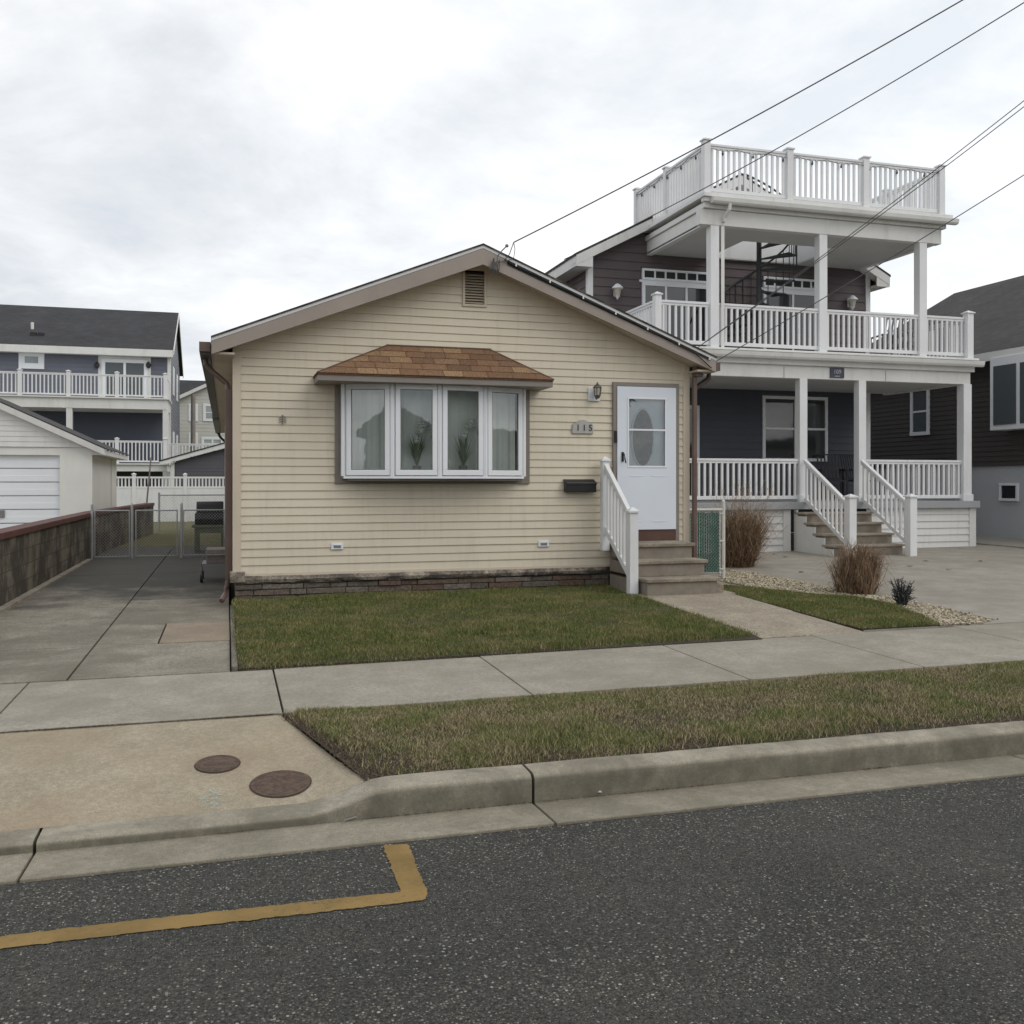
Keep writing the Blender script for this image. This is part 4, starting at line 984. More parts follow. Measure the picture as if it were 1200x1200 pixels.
c3 = gz(1057, 711); q = MB()
for k in range(60):
    a = random.random()*6.28; L = random.uniform(.10, .34); e = random.uniform(.02, .16); p0 = Vector((c3[0]+random.uniform(-.04, .04), c3[1]+random.uniform(-.04, .04), c3[2]))
    p1 = p0+Vector((math.cos(a)*e*.5, math.sin(a)*e*.5, L*.6)); p2 = p0+Vector((math.cos(a)*e, math.sin(a)*e, L)); q.tube([p0, p1, p2], [.008, .005, .003], 4)
    for j in range(5):
        b_ = random.random()*6.28; o2 = p0.lerp(p2, random.uniform(.4, 1)); q.tube([o2, o2+Vector((math.cos(b_)*.05, math.sin(b_)*.05, random.uniform(-.01, .04)))], [.005, .002], 3)
q.build('dead_shrub', 'stair_metal', label='small dark leafless shrub standing in the gravel right of the reed clump', cat='shrub')

# ================================================================== NEIGHBOUR: TWO-STOREY HOUSE WITH DECKS
NX0, NX1, NYW, NYB = 7.35, 14.30, 19.1, 31.0
N = thing('two_storey_house', (10.8, NYW, .17), 'two-storey house with dark siding, white porch columns, balcony and rooftop deck', 'house')
PF, PC, BF, BC, TF = 1.13, 3.58, 4.08, 6.44, 6.98          # porch floor/ceiling, balcony floor/ceiling, roof deck floor
YF = 16.5
q = MB(); clap(q, (NX0, NYW, 0), (1,0,0), (0,-1,0), PF, BF-.1, .16, .014, lambda z: (0, NX1-NX0), [(11.5-NX0, 13.2-NX0, 1.98, 3.5)])
clap(q, (NX0, NYW, 0), (0,1,0), (-1,0,0), .2, BF-.1, .16, .014, lambda z: (0, NYB-NYW)); clap(q, (NX1, NYW, 0), (0,1,0), (1,0,0), .2, BF-.1, .16, .014, lambda z: (0, NYB-NYW))
q.build('lower_wall', 'lower_siding', N)
eaveZ, peakZ = 6.46, 8.25; nxm = (NX0+NX1)/2
def ng(z):
    if z <= eaveZ: return (0, NX1-NX0)
    k = (z-eaveZ)/(peakZ-.1-eaveZ)*(nxm-NX0); return (k, NX1-NX0-k)
q = MB(); clap(q, (NX0, NYW, 0), (1,0,0), (0,-1,0), BF-.1, TF, .19, .018, ng, [(8.55-NX0, 10.2-NX0, BF, 6.15), (11.5-NX0, 13.05-NX0, BF, 6.15)])
clap(q, (NX0, NYW, 0), (0,1,0), (-1,0,0), BF-.1, eaveZ, .19, .018, lambda z: (0, NYB-NYW)); clap(q, (NX1, NYW, 0), (0,1,0), (1,0,0), BF-.1, eaveZ, .19, .018, lambda z: (0, NYB-NYW))
q.build('upper_wall', 'upper_siding', N)
q = MB(); clap(q, (NX0, NYW, 0), (1,0,0), (0,-1,0), TF, peakZ-.1, .12, .012, ng); q.build('gable', 'white_siding', N)
for x in (NX0, NX1):
    MB().box(x-.03 if x == NX0 else x-.09, x+.09 if x == NX0 else x+.03, NYW-.03, NYW+.09, PF, 6.4).build('corner_trim', 'white_vinyl', N)
# main roof
RYF = 18.8; ex = .38; sl = (8.3-6.3)/(nxm-6.97)
def nr(x): return 8.3-abs(x-nxm)*sl
q = MB()
for xa, xb in ((6.95, nxm), (nxm, 14.68)):
    q.prism([(xa, RYF, nr(xa)), (xb, RYF, nr(xb)), (xb, RYF, nr(xb)-.05), (xa, RYF, nr(xa)-.05)], (0, NYB+.4-RYF, 0))
NR = q.build('roof', 'dark_shingle_side', N)
for xa, xb in ((6.97, nxm), (nxm, 14.66)):
    q = MB(); q.prism([(xa, RYF+.005, nr(xa)-.051), (xb, RYF+.005, nr(xb)-.051), (xb, RYF+.005, nr(xb)-.25), (xa, RYF+.005, nr(xa)-.25)], (0, .04, 0)); q.build('rake_board', 'white_paint', N)
    q = MB(); q.prism([(xa, RYF+.046, nr(xa)-.2), (xb, RYF+.046, nr(xb)-.2), (xb, RYF+.046, nr(xb)-.225), (xa, RYF+.046, nr(xa)-.225)], (0, .26, 0)); q.build('rake_soffit', 'white_paint', N)
for xa, xb in ((6.97, NX0-.01), (NX1+.01, 14.66)):
    MB().box(xa, xb, RYF+.046, NYB, 6.03, 6.06).build('eave_soffit', 'white_paint', N)
    xo = xa if xa < 8 else xb-.03
    MB().box(xo, xo+.03, RYF+.046, NYB, 6.061, 6.30).build('eave_board', 'white_paint', N)
    MB().box(xa+.001, xb-.001, RYF+.012, RYF+.05, 6.02, nr(xa if xa > 8 else xb)-.251).build('eave_return', 'white_paint', N)
# porch floor, skirt
q = MB(); q.box(7.3, 14.98, YF-.12, NYW, PF-.14, PF); q.build('porch_floor', 'deck_grey', N, bevel=.006)
def skirt(xa, xb, nm='skirt'):
    q = MB(); clap(q, (xa, YF, 0), (1,0,0), (0,-1,0), .16, PF-.145, .14, .024, lambda z: (0, xb-xa)); q.box(xb-.16, xb, YF-.035, YF+.05, .15, PF-.15); q.box(xa, xb, YF-.03, YF, .10, .17); q.build(nm, 'white_siding', N)
skirt(7.3, 10.55); skirt(12.3, 14.95)
q = MB(); clap(q, (14.95, YF, 0), (0,1,0), (1,0,0), .1, PF-.145, .14, .012, lambda z: (0, 2.6)); clap(q, (7.3, YF, 0), (0,1,0), (-1,0,0), .1, PF-.145, .14, .012, lambda z: (0, 2.6)); q.build('skirt', 'white_siding', N)
# first-floor beam, deck and fascia
def deck(x0, x1, yf, yb, zc, zf, beam, nm, over=.18, endbox=False):
    q = MB(); q.box(x0+.02, x1-.02, yf+.13, yb, zc+.001, zc+.025); q.build(nm+'_ceiling', 'porch_ceiling', N)
    q = MB(); q.box(x0, x1, yf-.02, yf+.13, zc-.03, zc+beam); q.box(x0, x0+.15, yf+.131, yb, zc-.03+.002, zc+beam-.002); q.box(x1-.15, x1, yf+.131, yb, zc-.03+.002, zc+beam-.002); q.build(nm+'_beam', 'white_paint', N, bevel=.006)
    q = MB(); q.box(x0-over*.5, x1+over*.5, yf-.02-over*.5, yb, zc+beam+.001, zf-.12); q.box(x0-over*.75, x1+over*.75, yf-.02-over*.75, yb, zf-.119, zf-.045); q.box(x0-over, x1+over, yf-.02-over, yb, zf-.044, zf); q.build(nm+'_fascia', 'white_paint', N, bevel=.01)
    g = MB(); y1 = yf-.02-over; z0 = zf-.14; X0, X1 = x0-over-.02, x1+over+.06
    g.prism([(X0, y1-.002, z0-.04), (X0, y1-.06, z0-.04), (X0, y1-.085, z0), (X0, y1-.10, z0+.07), (X0, y1-.002, z0+.07)], (X1-X0, 0, 0)); g.build(nm+'_gutter', 'white_paint', N, bevel=.004)
deck(7.55, 14.82, YF, NYW-.02, PC, BF, .22, 'balcony', .12)
for px_j in (918, 1037): pj = P(px_j, 437, YF); MB().box(pj.x-.006, pj.x+.006, YF-.0225, YF-.0202, PC-.025, PC+.19).build('beam_joint', 'metal_grey', N)
# porch and balcony columns
cols_l = [P(x, 560, YF).x for x in (941, 1010)]+[P(1132.5, 560, YF).x]
for x in cols_l: post(N, x, YF+.06, PF, PC-.028, .2 if x > 14 else .17, name='column', cap=False, base=True)
cols_u = [P(x, 300, YF).x for x in (837, 964, 1081)]
for x in cols_u: post(N, x, YF+.06, BF, BC-.028, .18, name='column', cap=False, base=False)
for x in (cols_l[0], ): pass
# roof deck with an opening for the spiral stair
TX0, TX1, TYB = 8.69, 14.05, 19.7
hx0, hx1, hy0, hy1 = 10.1, 12.35, 17.5, 19.0
q = MB()
for (a, b_, c, d) in ((TX0, hx0, YF+.13, NYW), (hx1, TX1, YF+.13, NYW), (hx0, hx1, YF+.13, hy0), (hx0, hx1, hy1, NYW)): q.box(a, b_, c, d, BC, BC+.03)
q.build('roof_deck_ceiling', 'porch_ceiling', N)
q = MB(); wv = .04
q.box(hx0-wv, hx0, hy0, hy1, BC+.031, TF-.05); q.box(hx1, hx1+wv, hy0, hy1, BC+.031, TF-.05); q.box(hx0-wv, hx1+wv, hy0-wv, hy0, BC+.031, TF-.05); q.box(hx0-wv, hx1+wv, hy1, hy1+wv, BC+.031, TF-.05); q.build('stair_opening', 'white_vinyl', N)
q = MB(); q.box(TX0-.1, TX1+.03, YF-.04, YF+.13, BC-.03, BC+.27); q.box(TX0, TX0+.13, YF+.131, NYW, BC-.028, BC+.268); q.box(TX1-.13, TX1, YF+.131, NYW, BC-.028, BC+.268); q.build('roof_deck_beam', 'white_paint', N, bevel=.008)
q = MB()
for (a, b_, c, d) in ((TX0-.04, hx0-wv, YF-.1, TYB), (hx1+wv, TX1+.1, YF-.1, TYB), (hx0-wv, hx1+wv, YF-.1, hy0-wv), (hx0-wv, hx1+wv, hy1+wv, TYB)): q.box(a, b_, c, d, BC+.275, TF-.16)
q.box(TX0-.07, TX1+.14, YF-.15, YF-.02, TF-.159, TF-.08)
for (a, b_, c, d) in ((TX0-.1, hx0-wv, YF-.2, TYB), (hx1+wv, TX1+.18, YF-.2, TYB), (hx0-wv, hx1+wv, YF-.2, hy0-wv), (hx0-wv, hx1+wv, hy1+wv, TYB)): q.box(a, b_, c, d, TF-.079, TF)
q.build('roof_deck_floor', 'white_paint', N, bevel=.008)
g = MB(); X0, X1, y1, z0 = TX0+.05, TX1+.26, YF-.2, TF-.17
g.prism([(X0, y1+.04, z0-.03), (X0, y1-.05, z0-.03), (X0, y1-.075, z0), (X0, y1-.09, z0+.075), (X0, y1+.04, z0+.075)], (X1-X0, 0, 0)); g.build('roof_deck_gutter', 'white_paint', N, bevel=.004)
g = MB(); x = TX0+.42; g.tube([(x, YF-.24, TF-.2), (x, YF-.22, TF-.3), (x-.02, YF-.09, TF-.42), (x-.03, YF-.07, TF-.5)], .035, 8); g.box(x-.07, x+.0, YF-.03, YF+.0-.025, BF, TF-.5); g.build('downspout', 'white_paint', N)
# roof deck railing
H9 = .96
tp = [P(x, 200, YF).x for x in (825, 923, 1012, 1100)]; tp[0] = TX0+.02; tp[-1] = TX1+.0
yfr = YF-.04
for x in tp: post(N, x, yfr, TF, TF+H9+.05, .135)
for xa, xb in zip(tp, tp[1:]): railing(N, (xa, yfr, TF), (xb, yfr, TF), H9, .118, .04, trim0=.07, trim1=.07)
ysd = [yfr, 18.15, TYB-.05]
for x in (tp[0], tp[-1]):
    for y in ysd[1:]: post(N, x, y, TF, TF+H9+.05, .12)
    for ya_, yb_ in zip(ysd, ysd[1:]): railing(N, (x, ya_, TF), (x, yb_, TF), H9, .118, .04, trim0=.07, trim1=.07)
# balcony railing
bx0, bx1 = P(770, 380, YF).x, P(1134.5, 390, YF).x
bps = [bx0]+cols_u+[bx1]
post(N, bx0, YF, BF, BF+.94, .13); post(N, bx1, YF, BF, BF+.94, .15)
for xa, xb in zip(bps, bps[1:]): railing(N, (xa, YF+.04, BF), (xb, YF+.04, BF), .86, .118, .04, trim0=.08, trim1=.08)
for x in (bx0, bx1):
    post(N, x, NYW-.2, BF, BF+.94, .12); railing(N, (x, YF+.04, BF), (x, NYW-.2, BF), .86, .118, .04, trim0=.07, trim1=.07)
# porch railing
pxs = [7.4, cols_l[0], cols_l[1], cols_l[2]]
railing(N, (8.3, YF+.05, PF), (pxs[1], YF+.05, PF), .84, .118, .04, trim1=.09); post(N, 8.3, YF+.05, PF, PF+.9, .12)
railing(N, (pxs[2], YF+.05, PF), (pxs[3], YF+.05, PF), .84, .118, .04, trim0=.09, trim1=.1)
railing(N, (14.85, YF+.05, PF), (14.85, NYW, PF), .84, .118, .04, trim0=.1)
# porch steps
q = MB(); n = 5; rise = (PF-.165)/5
for k in range(1, 5):
    zt = PF-rise*k; yf_ = YF-.1-.3*k
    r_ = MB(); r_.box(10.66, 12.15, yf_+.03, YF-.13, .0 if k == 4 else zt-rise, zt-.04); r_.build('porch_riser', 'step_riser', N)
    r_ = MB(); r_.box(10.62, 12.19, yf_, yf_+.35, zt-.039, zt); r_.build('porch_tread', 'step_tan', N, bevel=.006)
q = MB(); q.prism([(10.63, YF-.02, .1), (10.63, YF-.02, PF-.15), (10.63, YF-.13, PF-.15), (10.63, YF-.13, .86), (10.63, YF-.42, .86), (10.63, YF-.42, .67), (10.63, YF-.72, .67), (10.63, YF-.72, .48), (10.63, YF-1.02, .48), (10.63, YF-1.02, .29), (10.63, YF-1.28, .29), (10.63, YF-1.28, .1)], (.025, 0, 0)); q.build('stair_side', 'white_paint', N)
for x in (cols_l[0]-.01, cols_l[1]-.06):
    yb_ = 14.98; q = post(N, x, yb_, .12, 1.24, .15)
    railing(N, (x, YF-.04, PF), (x, yb_, .24), .86, .125, .04, trim0=.04, trim1=.08)
# windows and doors
window(N, 11.50, 12.38, 1.99, 3.46, NYW, 1, True, w=.07)
window(N, 12.40, 13.18, 1.99, 3.46, NYW, 1, True, w=.07)
window(N, 9.1, 9.93, 1.15, 3.2, NYW, 1, False, glass='dark_glass', w=.08)
for xa, xb in ((8.57, 10.18), (11.52, 13.03)):
    window(N, xa, xb, 5.88, 6.13, NYW, 6, False, w=.05)
    window(N, xa, xb, BF+.02, 5.83, NYW, 3 if xa < 10 else 2, False, w=.07)
    MB().box(xa-.06, xb+.06, NYW-.04, NYW+.01, 5.831, 5.879).build('header_trim', 'white_frame', N)
# spiral stair
sx0, sy0 = 10.95, 18.3
q = MB(); q.tube([(sx0, sy0, BF), (sx0, sy0, TF+.75)], .055, 10); SP = q.build('spiral_stair', 'stair_metal', N)
nst = 13; hgt = (TF-BF)/nst
rail = []
for k in range(nst):
    a0 = R(200+k*-27); a1 = a0+R(-27); z = BF+hgt*(k+1); r_ = .78
    q = MB(); q.prism([(sx0+.05*math.cos(a0), sy0+.05*math.sin(a0), z-.03), (sx0+r_*math.cos(a0), sy0+r_*math.sin(a0), z-.03), (sx0+r_*math.cos(a1), sy0+r_*math.sin(a1), z-.03), (sx0+.05*math.cos(a1), sy0+.05*math.sin(a1), z-.03)], (0, 0, .03))
    for j in range(2):
        a = a0+(a1-a0)*(j+.5)/2; zz = z+hgt*(j*.5); q.tube([(sx0+r_*math.cos(a), sy0+r_*math.sin(a), z-.03), (sx0+r_*math.cos(a), sy0+r_*math.sin(a), zz+.85)], .01, 5); rail.append((sx0+r_*math.cos(a), sy0+r_*math.sin(a), zz+.85))
    q.build('tread', 'stair_metal', SP)
q = MB(); q.tube(rail, .022, 6); q.build('handrail', 'stair_metal', SP)
# number board on the porch beam
p = P(980.5, 437, YF-.02); sg = thing('number_board', (p.x, YF-.04, 3.6), 'small navy board with pale numbers on the neighbour\'s porch beam', 'sign')
yb_ = YF-.022; q = MB(); q.box(p.x-.16, p.x+.16, yb_-.02, yb_-.001, p.z-.10, p.z+.10); q.build('board', 'sign_navy', sg, bevel=.003)
text_mesh('109', .12, .002, 'numerals', 'sign_letter', sg, Matrix.Translation((p.x, yb_-.022, p.z+.018)) @ Matrix.Rotation(R(90), 4, 'X'))
q = MB(); q.box(p.x-.06, p.x+.06, yb_-.023, yb_-.0205, p.z-.075, p.z-.06); q.build('underline', 'sign_letter', sg)
# coach lamps on the upper wall
def coach(px, py, lab, Y=NYW-.02):
    p = P(px, py, Y); t_ = thing('coach_lamp', (p.x, Y, p.z-.2), lab, 'wall light', 'coach lamps of the dark-sided house'); c = (p.x, Y-.12, p.z)
    q = MB(); q.lathe(c, [(.02, .13), (.05, .12), (.12, .05), (.125, .03), (.10, .02)][::-1], 10); q.box(p.x-.045, p.x+.045, Y-.03, Y, p.z-.12, p.z+.10); q.tube([(p.x, Y-.02, p.z+.07), (p.x, Y-.12, p.z+.13)], .012, 6); q.lathe(c, [(.01, -.2), (.035, -.16), (.06, -.13)], 10); q.build('lamp_body', 'white_frame', t_)
    MB().lathe(c, [(.055, -.13), (.085, .02)], 10).build('lamp_glass', 'lamp_glass', t_)
coach(721, 341, 'white coach lamp left of the balcony doors'); coach(995, 354, 'white coach lamp right of the balcony doors')
# string of bulbs below the rooftop rail
q = MB(); sl_ = thing('string_lights', (11.4, yfr-.06, TF), 'dark string of small bulbs hung below the rooftop deck rail', 'string lights')
pts = []; yq = yfr-.05
for k in range(50):
    x = tp[0]+(tp[-1]-tp[0])*k/49; pts.append((x, yq, TF+H9-.075-.05*abs(math.sin(k*math.pi/6))))
q.tube(pts, .006, 4)
pts2 = [(tp[0]-.05, yfr+(TYB-.1-yfr)*k/30, TF+H9-.075-.05*abs(math.sin(k*math.pi/6))) for k in range(31)]; q.tube(pts2, .006, 4); q.build('cord', 'wire_black', sl_)
for k in range(2, 50, 6):
    x, y, z = pts[k+1 if k < 49 else k]; b_ = MB(); b_.lathe((x, y, z-.085), [(.008, 0), (.022, .02), (.022, .045), (.012, .06), (.012, .085)], 6); b_.build('bulb', 'wire_black', sl_)
for k in range(3, 31, 6):
    x, y, z = pts2[k]; b_ = MB(); b_.lathe((x, y, z-.085), [(.008, 0), (.022, .02), (.022, .045), (.012, .06), (.012, .085)], 6); b_.build('bulb', 'wire_black', sl_)
# furniture on the decks
def slat_chair(x, y, z, rz, lab, m='chair_dark', grp=None, name='patio_chair'):
    t_ = thing(name, (0, 0, 0), lab, 'chair', grp)
    q = MB(); q.box(-.26, .26, -.26, .24, .40, .44); q.build('seat', m, t_)
    q = MB()
    for k in range(7): xx = -.23+k*.077; q.bar((xx, .22, .46), (xx, .34, .98), .03, .015)
    q.bar((-.27, .34, 1.0), (.27, .34, 1.0), .05, .03); q.bar((-.27, .22, .46), (.27, .22, .46), .04, .03); q.build('backrest', m, t_)
    for sx_ in (-1, 1):
        q = MB(); q.bar((sx_*.26, -.24, 0), (sx_*.26, -.24, .64), .035); q.build('leg', m, t_)
        q = MB(); q.bar((sx_*.26, .24, 0), (sx_*.26, .24, .66), .035); q.build('leg', m, t_)
        q = MB(); q.bar((sx_*.26, -.27, .65), (sx_*.26, .27, .67), .05, .03); q.build('armrest', m, t_)
    t_.location = (x, y, z); t_.rotation_euler = (0, 0, rz); return t_
p = P(1040, 400, 18.1); slat_chair(p.x, 18.1, BF, R(175), 'grey slat-backed patio chair on the balcony, nearer the house wall', 'metal_grey', 'patio chairs on the balcony')
p = P(1066, 400, 17.7); slat_chair(p.x, 17.7, BF, R(185), 'grey slat-backed patio chair on the balcony, nearer the right column', 'metal_grey', 'patio chairs on the balcony')
p = P(975, 580, 18.2); slat_chair(p.x, 18.2, PF, R(-20), 'black chair on the porch behind the left stair rail', 'chair_dark', 'black chairs on the porch', 'porch_chair')
p = P(994, 585, 18.3); slat_chair(p.x+.3, 18.3, PF, R(15), 'black chair on the porch between the stair columns', 'chair_dark', 'black chairs on the porch', 'porch_chair')

# ================================================================== FAR RIGHT HOUSE
FX, FY0, FY1 = 17.5, 13.5, 26.0
Fh = thing('dark_brown_house', (20.5, 20, .2), 'dark brown house with white basement wall and black shingle roof at the right edge', 'house')
q = MB(); clap(q, (FX, FY0, 0), (0,1,0), (-1,0,0), 1.9, 4.6, .12, .012, lambda z: (0, FY1-FY0)); q.quad((FX, FY0, 1.9), (24, FY0, 1.9), (24, FY0, 4.6), (FX, FY0, 4.6)); q.quad((FX, FY1, 1.9), (FX, FY1, 4.6), (28.4, FY1, 4.6), (28.4, FY1, 1.9)); q.build('wall', 'far_siding', Fh)
MB().box(FX+.03, 28, FY0+.02, FY1-.02, -.1, 1.9).build('basement', 'far_foundation', Fh)
q = MB(); zr_ = 7.75; XRg = 23.0
q.prism([(FX-.35, FY0-.3, 4.5), (XRg, FY0-.3, zr_), (28.6, FY0-.3, 4.5)], (0, FY1+.3-FY0+.3, 0)); q.build('roof', 'dark_shingle_side', Fh)
MB().box(FX-.4, FX-.36, FY0-.3, FY1+.3, 4.36, 4.56).build('eave_board', 'white_paint', Fh); MB().box(FX-.36, FX+.02, FY0-.3, FY1+.3, 4.42, 4.45).build('soffit', 'white_paint', Fh)
def side_y(px, X):            # Y where the ray through px meets the plane X
    a, b = ray(px); return X/a*b
ya_, yb_ = side_y(1090, FX), side_y(1068, FX)
window_side(Fh, FX, ya_, yb_, 2.75, 4.0, 'mid_glass', w=.09)
ya_, yb_ = side_y(1193, FX), side_y(1171, FX); window_side(Fh, FX+.03, ya_, yb_, 1.08, 1.5, w=.06, split=False)
# projecting bay with white frame
yb_ = side_y(1158, FX-.5); q = MB(); q.box(FX-.45, FX-.002, yb_-2.4, yb_, 2.72, 4.41); BY = q.build('bay_window', 'white_frame', Fh, bevel=.01)
for k in range(3):
    y1 = yb_-.12-k*.78; g = MB().box(FX-.47, FX-.44, y1-.66, y1, 2.84, 4.2).build('pane', 'mid_glass', BY)
MB().box(FX-.38, FX-.05, yb_-.01, yb_+.012, 2.84, 4.2).build('pane', 'mid_glass', BY)
struct(MB().box(15.4, FX+.1, 12, 31, -.2, .215), 'side_path', 'pad_concrete')

# ================================================================== LEFT: RETAINING WALL, CHAIN LINK, GARAGE
W = thing('block_wall', (-2.7, 16, 0), 'long stained concrete block wall with a red-painted cap along the driveway', 'wall')
wp = [(-2.60, 8.3), (-2.60, 21.5), (-2.06, 30)]
q = MB()
for (xa, ya), (xb, yb) in zip(wp, wp[1:]):
    q.prism([(xa, ya, -.2), (xb, yb, -.2), (xb-.2, yb, -.2), (xa-.2, ya, -.2)], (0, 0, 1.03))
q.build('blocks', 'block_wall', W)
q = MB()
for (xa, ya), (xb, yb) in zip(wp, wp[1:]):
    q.prism([(xa+.03, ya, .831), (xb+.03, yb, .831), (xb-.23, yb, .831), (xa-.23, ya, .831)], (0, 0, .085))
q.build('cap', 'rust_red', W, bevel=.008)
MB().box(-2.595, -2.50, 8.4, 20.2, -.1, .035).build('footing', 'cap_concrete', W)
CL = thing('chain_link_gate', (-1.3, 20.3, 0), 'galvanised chain-link fence with a narrow gate across the driveway', 'fence')
cy = 20.3; xs_ = [-2.52, -1.79, -.87, -.06]
for x in (-2.52, -1.79, -.87): q = MB(); q.tube([(x, cy, 0), (x, cy, 1.06)], .026, 8); q.lathe((x, cy, 1.06), [(.028, 0), (.026, .025), (.006, .05)], 8); q.build('post', 'galv', CL)
def gfr(x0, x1, nm):
    q = MB(); q.tube([(x0, cy, .96), (x1, cy, .96)], .014, 6); q.tube([(x0, cy, .06), (x1, cy, .06)], .010, 6); q.tube([(x0, cy, .06), (x0, cy, .97)], .014, 6); q.tube([(x1, cy, .06), (x1, cy, .97)], .014, 6); o = q.build(nm, 'galv', CL)
    q = MB(); chainlink(q, (x0, cy-.01, .06), (1, 0, 0), x1-x0, .06, .96, .06, .0022); q.build('mesh', 'galv', o)
gfr(-2.47, -1.84, 'fence_panel'); gfr(-1.72, -.95, 'gate'); gfr(-.83, -.05, 'fence_panel')
CF = thing('rear_chain_link_fence', (-1.0, 31.5, 0), 'far run of chain-link fence closing the back yard before the white fence', 'fence')
MB().tube([(-1.97, 31.5, 1.12), (.1, 31.5, 1.12)], .02, 6).build('rail', 'galv', CF); MB().tube([(-2.0, 31.5, 0), (-2.0, 31.5, 1.2)], .035, 6).build('post', 'galv', CF)
q = MB(); chainlink(q, (-2, 31.5, .05), (1, 0, 0), 2.1, .05, 1.1, .09, .003); q.build('mesh', 'galv', CF)
# garage
GX1, GY0, GY1 = -2.9, 23.4, 28.4; GX0 = -8.3; gxm = (GX0+GX1)/2; ge = 2.30; gp_ = ge+(gxm-GX0)*.47
Ga = thing('garage', (gxm, GY0, 0), 'cream stucco garage with white overhead door and sided gable on the left', 'garage')
dx1 = P(70, 590, GY0).x; dx0 = dx1-2.75
q = MB(); q.box(dx1, GX1, GY0, GY0+.2, -.1, ge); q.box(GX0, dx0, GY0, GY0+.2, -.1, ge); q.box(dx0, dx1, GY0, GY0+.2, 2.12, ge); q.box(GX1-.2, GX1, GY0+.2, GY1, -.1, ge); q.box(GX0, GX0+.2, GY0+.2, GY1, -.1, ge); q.box(GX0+.2, GX1-.2, GY1-.2, GY1, -.1, ge); q.build('wall', 'cream_stucco', Ga)
q = MB()
for k in range(7):
    z = .0+k*.303; q.box(dx0-.02, dx1+.02, GY0+.1, GY0+.13, z+.008, min(z+.30, 2.13)); q.box(dx0-.02, dx1+.02, GY0+.09, GY0+.0995, z+.02, z+.15)
q.build('garage_door', 'garage_door_white', Ga, bevel=.003); q = MB(); q.box(dx1-1.25, dx1-1.12, GY0+.06, GY0+.088, .74, .9); q.build('door_handle', 'metal_grey', Ga)
q = MB(); clap(q, (GX0-.02, GY0-.02, 0), (1,0,0), (0,-1,0), ge, gp_, .115, .012, lambda z: ((z-ge)/.47, GX1-GX0+.04-(z-ge)/.47)); q.build('gable', 'white_siding', Ga)
def gr_(x): return gp_+.12-abs(x-gxm)*.47
q = MB()
for xa, xb in ((GX0-.3, gxm), (gxm, GX1+.3)): q.prism([(xa, GY0-.2, gr_(xa)), (xb, GY0-.2, gr_(xb)), (xb, GY0-.2, gr_(xb)-.03), (xa, GY0-.2, gr_(xa)-.03)], (0, GY1+.2-GY0+.2, 0))
q.build('roof', 'dark_shingle_side', Ga)
q = MB()
for xa, xb in ((GX0-.28, gxm), (gxm, GX1+.28)): q.prism([(xa, GY0-.205, gr_(xa)-.031), (xb, GY0-.205, gr_(xb)-.031), (xb, GY0-.19, gr_(xb)-.17), (xa, GY0-.19, gr_(xa)-.17)], (0, .17, 0))
q.build('rake_board', 'white_paint', Ga); MB().box(GX1+.003, GX1+.27, GY0-.01, GY1+.2, gr_(GX1+.28)-.16, gr_(GX1+.28)-.052).build('eave', 'white_paint', Ga)
MB().box(GX1-.01, GX1+.015, 27.0, 27.12, .9, 2.1).build('wall_pipe', 'cream_siding', Ga)
# leaning pole
MB().tube([P(171, 600, 29.0), P(177, 536, 29.0)], .025, 6).build('leaning_pole', 'pole_wood', label='thin pole leaning behind the block wall near the garage corner', cat='pole')
# grill on a wooden stand
gs = thing('wooden_stand', (-.35, 22, 0), 'weathered greenish wooden stand under the black grill', 'table')
q = MB(); q.box(-.72, .03, 21.7, 22.3, .54, .60); q.build('table_top', 'wood_green', gs, bevel=.005); q = MB(); q.box(-.66, -.0, 21.72, 21.75, .42, .539); q.build('apron', 'wood_green', gs)
for x in (-.62, -.08):
    for y in (21.76, 22.24): MB().box(x-.045, x+.045, y-.045, y+.045, .02, .539).build('leg', 'wood_green', gs)
gl_ = thing('grill', (-.35, 22, .6), 'black lidded grill standing on the wooden stand by the gate', 'grill')
q = MB(); q.prism([(-.66, 21.78, .605), (-.66, 21.70, .72), (-.66, 21.74, .86), (-.66, 22.24, .86), (-.66, 22.3, .72), (-.66, 22.22, .605)], (.62, 0, 0)); q.build('firebox', 'black_metal', gl_, bevel=.02)
q = MB(); q.prism([(-.63, 21.76, .862), (-.63, 21.79, 1.04), (-.63, 21.86, 1.10), (-.63, 22.15, 1.10), (-.63, 22.22, .99), (-.63, 22.24, .862)], (.56, 0, 0)); q.build('lid', 'black_metal', gl_, bevel=.02)
MB().tube([(-.5, 21.74, .92), (-.5, 21.68, .92), (-.2, 21.68, .92), (-.2, 21.74, .92)], .012, 6).build('handle', 'metal_grey', gl_)
ct = thing('utility_cart', (-.2, 15.3, 0), 'small low metal cart on black wheels against the bungalow side wall', 'cart')
q = MB(); q.box(-.36, .0, 15.2, 15.9, .26, .29); q.tube([(-.37, 15.2, .08), (-.37, 15.2, .33), (-.30, 15.2, .42), (-.02, 15.2, .42)], .012, 6); q.tube([(-.37, 15.9, .08), (-.37, 15.9, .33), (-.3, 15.9, .42)], .012, 6); q.build('frame', 'metal_grey', ct)
for y in (15.22, 15.88): q = MB(); q.tube([(-.385, y, .07), (-.345, y, .07)], .062, 12); q.build('wheel', 'black_rubber', ct)
q = MB(); q.box(-.30, -.02, 15.24, 15.86, .291, .5); q.build('bin', 'plank_grey', ct, bevel=.01)

